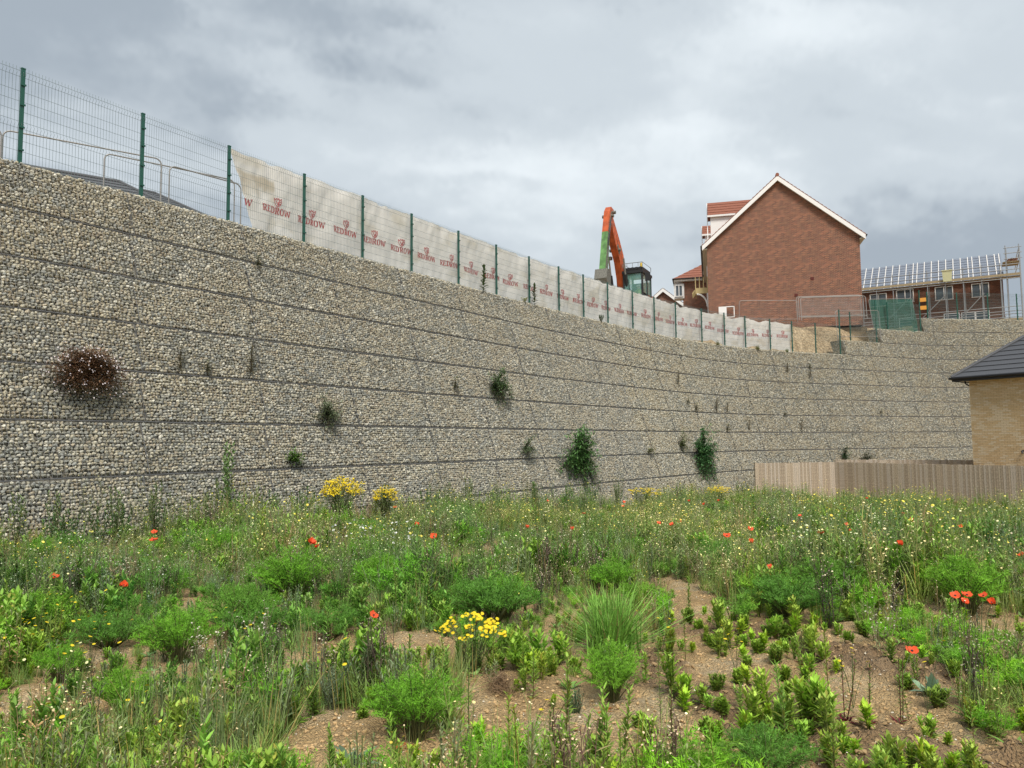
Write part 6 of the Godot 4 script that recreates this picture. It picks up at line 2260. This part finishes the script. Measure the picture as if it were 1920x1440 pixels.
	for q in [[1310, 1190], [1335, 1212], [1290, 1172], [1395, 1190], [1420, 1225], [1455, 1245], [1470, 1275], [1400, 1250], [1440, 1205], [1385, 1285], [1355, 1345], [1345, 1300], [1340, 1405], [1325, 1370], [1470, 1210], [1475, 1310], [1590, 1205], [1620, 1190], [790, 1290], [830, 1265], [745, 1265], [880, 1240], [770, 1240], [930, 1255], [1080, 1262], [680, 1350], [1050, 1430], [1110, 1425], [1200, 1365], [60, 1400], [30, 1380], [100, 1412], [1760, 1330], [1790, 1280], [1700, 1290]]:
		plant("lime_clump", ["low lime-green leafy clump spreading on the bare soil", "flat lime-green leafy clump spreading on the bare soil", "taller lime-green leafy clump spreading on the bare soil"][li % 3], "clump", lime[li % 3], q[0], q[1], rng.randf_range(0.8, 1.25), "lime-green clumps on the bare soil")
		li += 1
	# upright single stems
	var up := [leafy(501, 0.62, 1, 70, 0.07, 0.010, [0.23, 0.35, 0.06], [0.13, 0.15, 0.05], 0.06, 0.9), leafy(502, 0.5, 1, 56, 0.085, 0.013, [0.20, 0.32, 0.05], [0.16, 0.10, 0.05], 0.1, 0.9)]
	for q in [[880, 1400, 0.85, 0, "tall upright leafy stem between two feathery bushes on bare soil"], [1000, 1310, 0.8, 1, "tall leafy stem beside the curled dead weed"], [85, 1330, 0.75, 1, "tall leafy stem rising from broad lime leaves"], [1240, 1350, 0.7, 0, "upright leafy stem next to the lone dark red plant"], [1390, 1370, 0.55, 1, "upright leafy stem among the lime clumps on bare soil"], [175, 1440, 0.6, 0, "upright leafy stem in front of the dark purple stem"], [580, 1290, 0.8, 1, "tall leafy stem next to the silvery herb at the edge of the bare soil"]]:
		plant("leafy_stem", q[4], "plant", up[q[3]], q[0], q[1], q[2], "single upright leafy stems")
	# dark purple-brown stems
	var pur := [wiry(601, 0.55, 9, [0.085, 0.05, 0.045], [0.66, 0.58, 0.4], 0.006, 7, [0.085, 0.10, 0.055], 16, 0.35), wiry(602, 0.42, 12, PURP, [0.6, 0.5, 0.35], 0.006, 8, [0.075, 0.10, 0.05], 18, 0.45)]
	for q in [[1560, 1180, 1.25, 0, "large dark stemmed weed with cream heads behind the churned earth"], [1520, 1095, 1.0, 1, "brown wiry weed with yellow heads behind the large dark one"], [1680, 1190, 0.9, 0, "thin dark weed with white heads at the bare patch"], [155, 1400, 0.8, 0, "dark purple stem standing among feathery plants"], [1120, 1105, 1.1, 1, "purple-brown weed patch above the grass clump"], [700, 1235, 0.7, 1, "dark wiry weed beside the lone poppy"], [1010, 1150, 0.9, 1, "brown wiry weed next to the mid-field ragwort clump"], [1230, 1080, 1.1, 1, "dense brown weed tuft behind the feathery bush"], [500, 1345, 0.7, 0, "dry reddish stems with pale seed heads above the wispy grass"], [1835, 1345, 0.9, 0, "dark branching weed among pale grass beyond the crimson rosettes"]]:
		plant("dark_weed", q[4], "weed", pur[q[3]], q[0], q[1], q[2], "dark stemmed weeds")
	# white seed heads
	for q in [[380, 1262, "white fluffy seed heads on a dry stem beside the wide bright bush"], [475, 1250, "white seed heads on dry branching stems above the wispy grass"], [1760, 1060, "white flecked dry weed beside the bright green dome"], [1650, 1225, "mass of small white flowers on the edge of the bare soil"], [1010, 1105, "pale flowered dry weed beside the rounded bright bush"]]:
		plant("seed_head_weed", q[2], "weed", wiry(700 + int(q[0]), 0.42, 9, [0.26, 0.22, 0.13], [0.62, 0.57, 0.47], 0.008, 6, OLIVE, 9, 0.5), q[0], q[1], 0.9, "white seed heads in the field")
	# curled dead weed
	var dw := MB.new()
	for i in 190:
		var c := upish(rng, rng.randf_range(0.0, 1.5)) * rng.randf_range(0.03, 0.12) + Vector3(0, 0.03, 0)
		var u := Vector3(rng.randfn(), rng.randfn(), rng.randfn()).normalized()
		var w := u.cross(Vector3(rng.randfn(), rng.randfn(), rng.randfn())).normalized()
		var rr := rng.randf_range(0.015, 0.045)
		var pts := []
		for k in 7: pts.append(c + (u * cos(k * 0.75) + w * sin(k * 0.75)) * rr + u * 0.004 * k)
		dw.tube(pts, [0.0013], 3, rc([0.30, 0.20, 0.115], rng.randf_range(0.6, 1.25)), false)
	plant("dead_weed", "ball of curled dead brown stems on the bare soil below the ragwort", "dead weed", dw.mesh(), 938, 1298, 1.0)
	# big-leaved docks
	for q in [[45, 1085, 1.5, "big dark dock leaves at the wall foot under the reddish wall shrub"], [1000, 975, 1.6, "large upright green leaves at the wall foot below the hanging shrub"], [60, 1440, 0.9, "broad lime leaves below the tall leafy stem"], [585, 1265, 0.8, "jagged blue-green leaves at the edge of the bare soil"], [945, 1035, 1.2, "pale blue-green leafy plant in front of the wall thicket"], [1745, 1300, 0.7, "flat blue-green rosette on the bare soil below the low poppy"], [655, 1440, 0.7, "pale blue-green leafy rosette in front of the large feathery bush"]]:
		var tone: Array = [0.085, 0.21, 0.055]
		if "blue" in q[3]: tone = [0.2, 0.3, 0.19]
		if "lime" in q[3]: tone = [0.26, 0.37, 0.07]
		plant("dock", q[3], "plant", rosette(800 + int(q[0]), 15, 0.25, 0.075, 0.35, 1.35, tone), q[0], q[1], q[2], "broad-leaved plants")
	# withered orange leaves under the large feathery bush
	plant("withered_leaves", "withered orange leaves at the foot of the large feathery bush", "leaves", rosette(901, 40, 0.05, 0.014, -0.05, 0.5, [0.5, 0.20, 0.06], 0.1), 760, 1400, 1.6)
	plant("withered_leaves", "withered orange leaves under the open feathery bush with red stems", "leaves", rosette(902, 26, 0.05, 0.014, -0.05, 0.5, [0.48, 0.2, 0.06], 0.1), 1130, 1325, 1.3)
	# scattered yellow hawkbits on wiry stalks
	var hk := []
	for k in 3:
		var r := RandomNumberGenerator.new()
		r.seed = 950 + k
		var b := MB.new()
		for i in 3 + k:
			var top := upish(r, r.randf_range(0.05, 0.5)) * r.randf_range(0.28, 0.45)
			stalk(b, curve_pts(Vector3.ZERO, Vector3(top.x * 0.3, top.y * 0.6, top.z * 0.3), top, 4), 0.002, 0.0014, Color(0.10, 0.14, 0.05))
			b.disc(top, upish(r, r.randf_range(0.0, 0.7)), r.randf_range(0.011, 0.015), 10, Color(0.80, 0.62, 0.02), 0.2)
		hk.append(b.mesh())
	var hi := 0
	for q in [[30, 1190], [55, 1195], [95, 1180], [130, 1175], [150, 1190], [110, 1215], [60, 1235], [170, 1235], [50, 1255], [100, 1270], [45, 1245], [20, 1225], [165, 1275], [115, 1310], [140, 1305], [220, 1290], [110, 1420], [265, 1410], [105, 1450], [405, 1230], [480, 1250], [640, 1340], [1240, 1240], [1600, 1330], [1740, 1340], [985, 1440], [1380, 1270], [130, 1130], [85, 1120], [120, 1080]]:
		plant("hawkbit", ["slender hawkbit with three yellow flowers in the weeds", "slender hawkbit with four yellow flowers in the weeds", "slender hawkbit with five yellow flowers in the weeds"][hi % 3], "flower", hk[hi % 3], q[0], q[1], 1.0, "yellow hawkbits in the weeds")
		hi += 1
func ragwort(px: float, py: float, h: float, w: float, heads: int, label: String):
	var p := on_soil(px, py)
	if in_wall(p.x, -p.z): p = wall_foot(px, 0.35)
	p.y = soil(p.x, -p.z) - 0.01
	var T := thing("ragwort", label, "flowers", p, Basis(), "yellow ragwort plants")
	var st := MB.new()
	var fl := MB.new()
	for i in heads:
		var a := rng.randf() * TAU
		var q := sqrt(rng.randf())
		var tip := Vector3(cos(a) * w * q, h * rng.randf_range(0.72, 1.0) * (1.0 - 0.15 * q), sin(a) * w * q)
		var pts := curve_pts(Vector3.ZERO, Vector3(tip.x * 0.3, tip.y * 0.6, tip.z * 0.3), tip, 4)
		stalk(st, pts, 0.004, 0.002, rc([0.11, 0.13, 0.05], rng.randf_range(0.8, 1.2)))
		for l in 12:
			var k := minf(rng.randf_range(0.1, 0.95) * 4.0, 3.999)
			st.leaf(pts[int(k)].lerp(pts[int(k) + 1], k - int(k)), upish(rng, rng.randf_range(0.6, 1.3)), rng.randf_range(0.04, 0.07), 0.010, 0.3, rc(MID, rng.randf_range(0.8, 1.3)))
		for l in 7:
			var e := tip + Vector3(rng.randfn() * 0.026, rng.randf_range(0.0, 0.04), rng.randfn() * 0.026)
			st.tube([tip - Vector3(0, 0.03, 0), e], [0.001], 3, Color(0.11, 0.13, 0.05), false)
			fl.disc(e, (upish(rng, rng.randf_range(0.0, 0.8)) + Vector3(0, 0, 0.4)).normalized(), rng.randf_range(0.011, 0.015), 9, Color(0.84, 0.64, 0.012) * rng.randf_range(0.85, 1.1), 0.12)
	pm("stems", st, plant_mat(), T)
	pm("flower_heads", fl, plant_mat(), T)
func poppies():
	# one open flower with four crumpled petals, a dark eye, and its hairy stalk
	var pet := []
	for v in 3:
		var r := RandomNumberGenerator.new()
		r.seed = 40 + v
		var b := MB.new()
		for k in 4:
			var a := k * PI * 0.5 + r.randf() * 0.3
			var open: float = [0.25, 0.6, 0.9][v] + r.randf_range(-0.1, 0.1)
			var d := Vector3(cos(a) * cos(open), sin(open), sin(a) * cos(open))
			var s := Vector3(-sin(a), 0, cos(a))
			var c := rc([0.80, 0.105, 0.028], r.randf_range(0.85, 1.1))
			var base := b.v.size()
			for i in 4:
				var f := i / 3.0
				var hw: float = [0.006, 0.026, 0.034, 0.024][i]
				for j in 5:
					var g := (j - 2) * 0.5
					var pnt := d * 0.04 * f * (1.0 - 0.12 * g * g) + s * hw * g + Vector3(0, 0.004 * sin(j * 2.6 + i) + 0.010 * f * f * g * g, 0)
					b.vert(pnt, (s.cross(d) * (1.0 if s.cross(d).y > 0 else -1.0)).normalized(), c)
			for i in 3:
				for j in 4:
					var q := base + i * 5 + j
					b.ix.append_array(PackedInt32Array([q, q + 1, q + 6, q, q + 6, q + 5]))
		pet.append(b.mesh())
	var eye := MB.new()
	eye.disc(Vector3(0, 0.006, 0), Vector3.UP, 0.009, 8, Color(0.02, 0.015, 0.02), 0.8)
	var em := eye.mesh()
	var g := "red poppies in the field"
	var far := "single red poppy flower on a thin stalk among the weeds"
	for q in [[288, 1013, "red poppy, lower one of the pair near the wall foot"], [289, 998, "red poppy, upper one of the pair near the wall foot"], [102, 1082, "wide open red poppy with dark eye above the yellow hawkbits"], [232, 1098, "half closed red poppy beside the hawkbit patch"], [583, 1018, "half closed poppy, higher of a close pair behind the daisies"], [595, 1026, "half closed poppy, lower of a close pair behind the daisies"], [700, 1154, "lone red poppy over the bare soil beside the feathery dark bush"], [781, 984, far], [813, 1007, far], [988, 989, far], [740, 951, far], [1027, 940, far], [1095, 963, "open red poppy with dark eye in front of the hanging shrub"], [1073, 993, far], [1170, 941, far], [1168, 950, far], [1235, 982, far], [1260, 984, far], [1273, 977, far], [1292, 940, far], [1320, 946, far], [1347, 939, far], [1407, 992, far], [1363, 1005, far], [1408, 1016, far], [1443, 1063, "lone bright poppy beside pale thistle leaves"], [1541, 1000, far], [1589, 985, far], [1591, 994, far], [1662, 965, far], [1692, 963, far], [1708, 976, far], [1801, 987, far], [1500, 968, far], [1625, 935, far], [1915, 1040, far], [1687, 1020, far],
		[1791, 1117, "red poppy of the group of five before the bright green dome"], [1813, 1116, "red poppy of the group of five before the bright green dome"], [1808, 1129, "red poppy of the group of five before the bright green dome"], [1844, 1117, "red poppy of the group of five before the bright green dome"], [1859, 1130, "red poppy of the group of five before the bright green dome"], [1710, 1221, "low open red poppy over bare soil below the five poppies"]]:
		var h := rng.randf_range(0.46, 0.62) if q[1] < 1040 else rng.randf_range(0.38, 0.48)
		if q[1] > 1200: h = 0.25
		var p := on_soil(q[0], q[1], h)
		var ground := soil(p.x, -p.z)
		var T := thing("poppy", q[2], "poppy", Vector3(p.x, ground, p.z), Basis(), g)
		var hh := p.y - ground
		var sb := MB.new()
		var off := Vector3(rng.randfn() * 0.05, 0, rng.randfn() * 0.05)
		stalk(sb, curve_pts(off, Vector3(off.x, hh * 0.6, off.z), Vector3(0, hh, 0), 5), 0.0026, 0.0018, Color(0.13, 0.17, 0.07), 4)
		for l in 7: sb.leaf(off + Vector3(0, hh * rng.randf_range(0.02, 0.45), 0), upish(rng, rng.randf_range(0.5, 1.3)), rng.randf_range(0.05, 0.1), 0.014, 0.3, rc(MID, rng.randf_range(0.8, 1.3)))
		pm("stem", sb, plant_mat(), T)
		var v := rng.randi() % 3
		if "open" in q[2]: v = 0
		if "closed" in q[2]: v = 2
		var f := part("flower", pet[v], vmat("petal", 0.6, 0.5), T)
		var tc := (Vector3(0, EYE, 0) - p).normalized()
		var face := (Vector3.UP * 0.9 + Vector3(tc.x, 0, tc.z) * rng.randf_range(0.2, 0.9) + Vector3(rng.randfn(), 0, rng.randfn()) * 0.25).normalized()
		var sx := face.cross(Vector3(0, 0, 1)).normalized()
		f.transform = Transform3D(Basis(sx, face, sx.cross(face)).scaled(Vector3.ONE * rng.randf_range(0.75, 1.0) * (1.2 if q[1] < 1020 else 1.0)), Vector3(0, hh, 0))
		part("eye", em, vmat("petal", 0.6, 0.5), f)
func wall_plant(called: String, label: String, category: String, m: Mesh, px: float, py: float, k: float, group: String, lift := 0.03):
	var q := on_wall(px, py)
	var o := solo(called, m, plant_mat(), label, category, group)
	var ou := wall_out(q.x)
	o.transform = Transform3D(Basis(Vector3.UP.cross(ou), Vector3.UP, ou).scaled(Vector3.ONE * k * 1.42), wall_at(q.x, q.y, lift))
func wall_plants():
	var g := "shrubs growing out of the wall"
	var bl := [0.13, 0.21, 0.09]
	var dkg := [0.12, 0.26, 0.075]
	wall_plant("wall_shrub", "reddish brown shrub with tiny white flowers growing out of the wall", "shrub", bush(11, 1.0, 0.34, 0.75, 320, 44, 0.055, 0.012, [0.25, 0.145, 0.085], 1), 150, 706, 1.0, g)
	wall_plant("wall_shrub", "narrow grey-green shrub hanging from the upper middle of the wall", "shrub", bush(12, 0.85, 0.45, 1.2, 60, 30, 0.10, 0.02, bl), 925, 725, 1.0, g)
	wall_plant("wall_shrub", "large leafy green shrub hanging low on the wall above the poppies", "shrub", bush(13, 1.9, 0.85, 0.9, 120, 34, 0.14, 0.034, dkg), 1078, 865, 1.0, g)
	wall_plant("wall_shrub", "tall dark green shrub hanging low on the wall near the timber fence", "shrub", bush(14, 1.75, 1.0, 1.0, 130, 36, 0.14, 0.032, [0.10, 0.24, 0.085]), 1312, 858, 1.0, g)
	wall_plant("wall_shrub", "small greyish shrub on the wall above the wall-foot ragwort", "shrub", bush(15, 0.7, 0.34, 0.8, 40, 26, 0.08, 0.014, [0.15, 0.2, 0.1]), 608, 780, 1.0, g)
	wall_plant("wall_shrub", "thin grey shrub on the wall next to the large hanging one", "shrub", bush(16, 0.65, 0.4, 0.9, 36, 22, 0.08, 0.014, [0.14, 0.2, 0.1]), 981, 843, 1.0, g)
	wall_plant("wall_fern", "small bright green ferny tuft on the wall near the golden ragwort", "fern", bush(17, 0.32, 0.16, 0.5, 26, 18, 0.06, 0.018, [0.10, 0.20, 0.03]), 547, 864, 1.0, g)
	wall_plant("wall_shrub", "yellow-green shrub beside the tall dark one on the wall", "shrub", bush(18, 0.5, 0.5, 0.5, 20, 20, 0.09, 0.024, [0.15, 0.19, 0.06]), 1275, 835, 1.0, g)
	wall_plant("wall_shrub", "small yellow-green tuft on the wall between the two hanging shrubs", "shrub", bush(19, 0.42, 0.25, 0.3, 18, 16, 0.06, 0.012, [0.17, 0.2, 0.07]), 1215, 848, 1.0, g)
	wall_plant("wall_shrub", "leafy green plant on the wall just above the timber fence", "shrub", bush(20, 0.6, 0.6, 0.2, 30, 20, 0.1, 0.02, [0.06, 0.13, 0.05]), 1580, 860, 1.0, g)
	wall_plant("wall_shrub", "bushy plant with pale flowers on the wall above the timber fence", "shrub", bush(21, 1.0, 0.5, 0.2, 44, 22, 0.09, 0.012, [0.085, 0.12, 0.06], 2), 1620, 864, 1.0, g)
	var tuft := [bush(31, 0.22, 0.45, 0.1, 12, 12, 0.08, 0.008, [0.13, 0.12, 0.055]), bush(32, 0.3, 0.25, 0.4, 12, 12, 0.06, 0.01, [0.11, 0.13, 0.05])]
	var k := 0
	for q in [[1342, 770], [1303, 768], [1362, 772], [1288, 755], [1475, 698], [1517, 690], [1518, 707], [1650, 774], [1502, 806], [1362, 806], [1403, 806], [850, 727], [468, 700], [385, 696], [335, 692], [1470, 778], [1270, 720], [480, 498]]:
		wall_plant("wall_tuft", ["thin dry tuft sprouting between the wall's stones", "small green tuft sprouting between the wall's stones"][k % 2], "weed tuft", tuft[k % 2], q[0], q[1], rng.randf_range(0.8, 1.2), "small tufts on the wall face")
		k += 1
	# tall leafy weeds at the wall foot
	plant("tall_weed", "tall leafy weed rising against the wall near the ferny tuft", "weed", leafy(941, 2.05, 5, 46, 0.22, 0.045, [0.16, 0.26, 0.085], [0.14, 0.16, 0.08], 0.16, 0.9), 412, 992, 1.0, "tall weeds at the wall foot")
	plant("tall_weed", "tall reddish leafy weed at the wall foot under the thin grey shrub", "weed", leafy(942, 0.95, 2, 50, 0.26, 0.05, [0.12, 0.21, 0.06], [0.14, 0.06, 0.04], 0.1, 0.9), 1003, 962, 1.0, "tall weeds at the wall foot")
	# weeds at the foot of the fence on top of the wall
	var top := [[906, 548, leafy(951, 1.0, 1, 44, 0.3, 0.09, [0.07, 0.12, 0.04], [0.12, 0.05, 0.03], 0.05, 1.0), "dark leafy weed standing before the printed sheeting on the wall top"], [1001, 572, leafy(952, 0.95, 1, 44, 0.26, 0.07, [0.06, 0.10, 0.035], [0.1, 0.06, 0.03], 0.05, 1.0), "dark weed growing up a green fence post"], [983, 566, leafy(953, 0.22, 9, 20, 0.09, 0.02, [0.3, 0.32, 0.12], [0.16, 0.16, 0.06], 0.8), "pale yellow-green weed at a fence post's foot"], [1126, 604, leafy(954, 0.3, 12, 22, 0.1, 0.02, [0.05, 0.10, 0.03], [0.1, 0.09, 0.04], 0.9), "low dark green weed at the fence foot below the excavator"], [1345, 647, grassy(955, 120, 0.35, 0.004, 0.6, [0.15, 0.16, 0.06]), "dry grass under the sheeting below the brick house"], [1420, 655, grassy(956, 140, 0.4, 0.004, 0.7, [0.13, 0.15, 0.05]), "dry grass under the sheeting near its far end"], [1475, 659, grassy(957, 120, 0.3, 0.004, 0.7, [0.08, 0.14, 0.04]), "green grass under the far end of the sheeting"]]
	for q in top:
		var s := s_of_px(q[0], 5.0)
		var o := solo("fence_foot_weed", q[2], plant_mat(), q[3], "weed", "weeds along the wall top")
		o.transform = Transform3D(Basis(Vector3.UP, rng.randf() * TAU), wall_at(s, 5.0, 0.02) + Vector3(0, -0.03, 0))
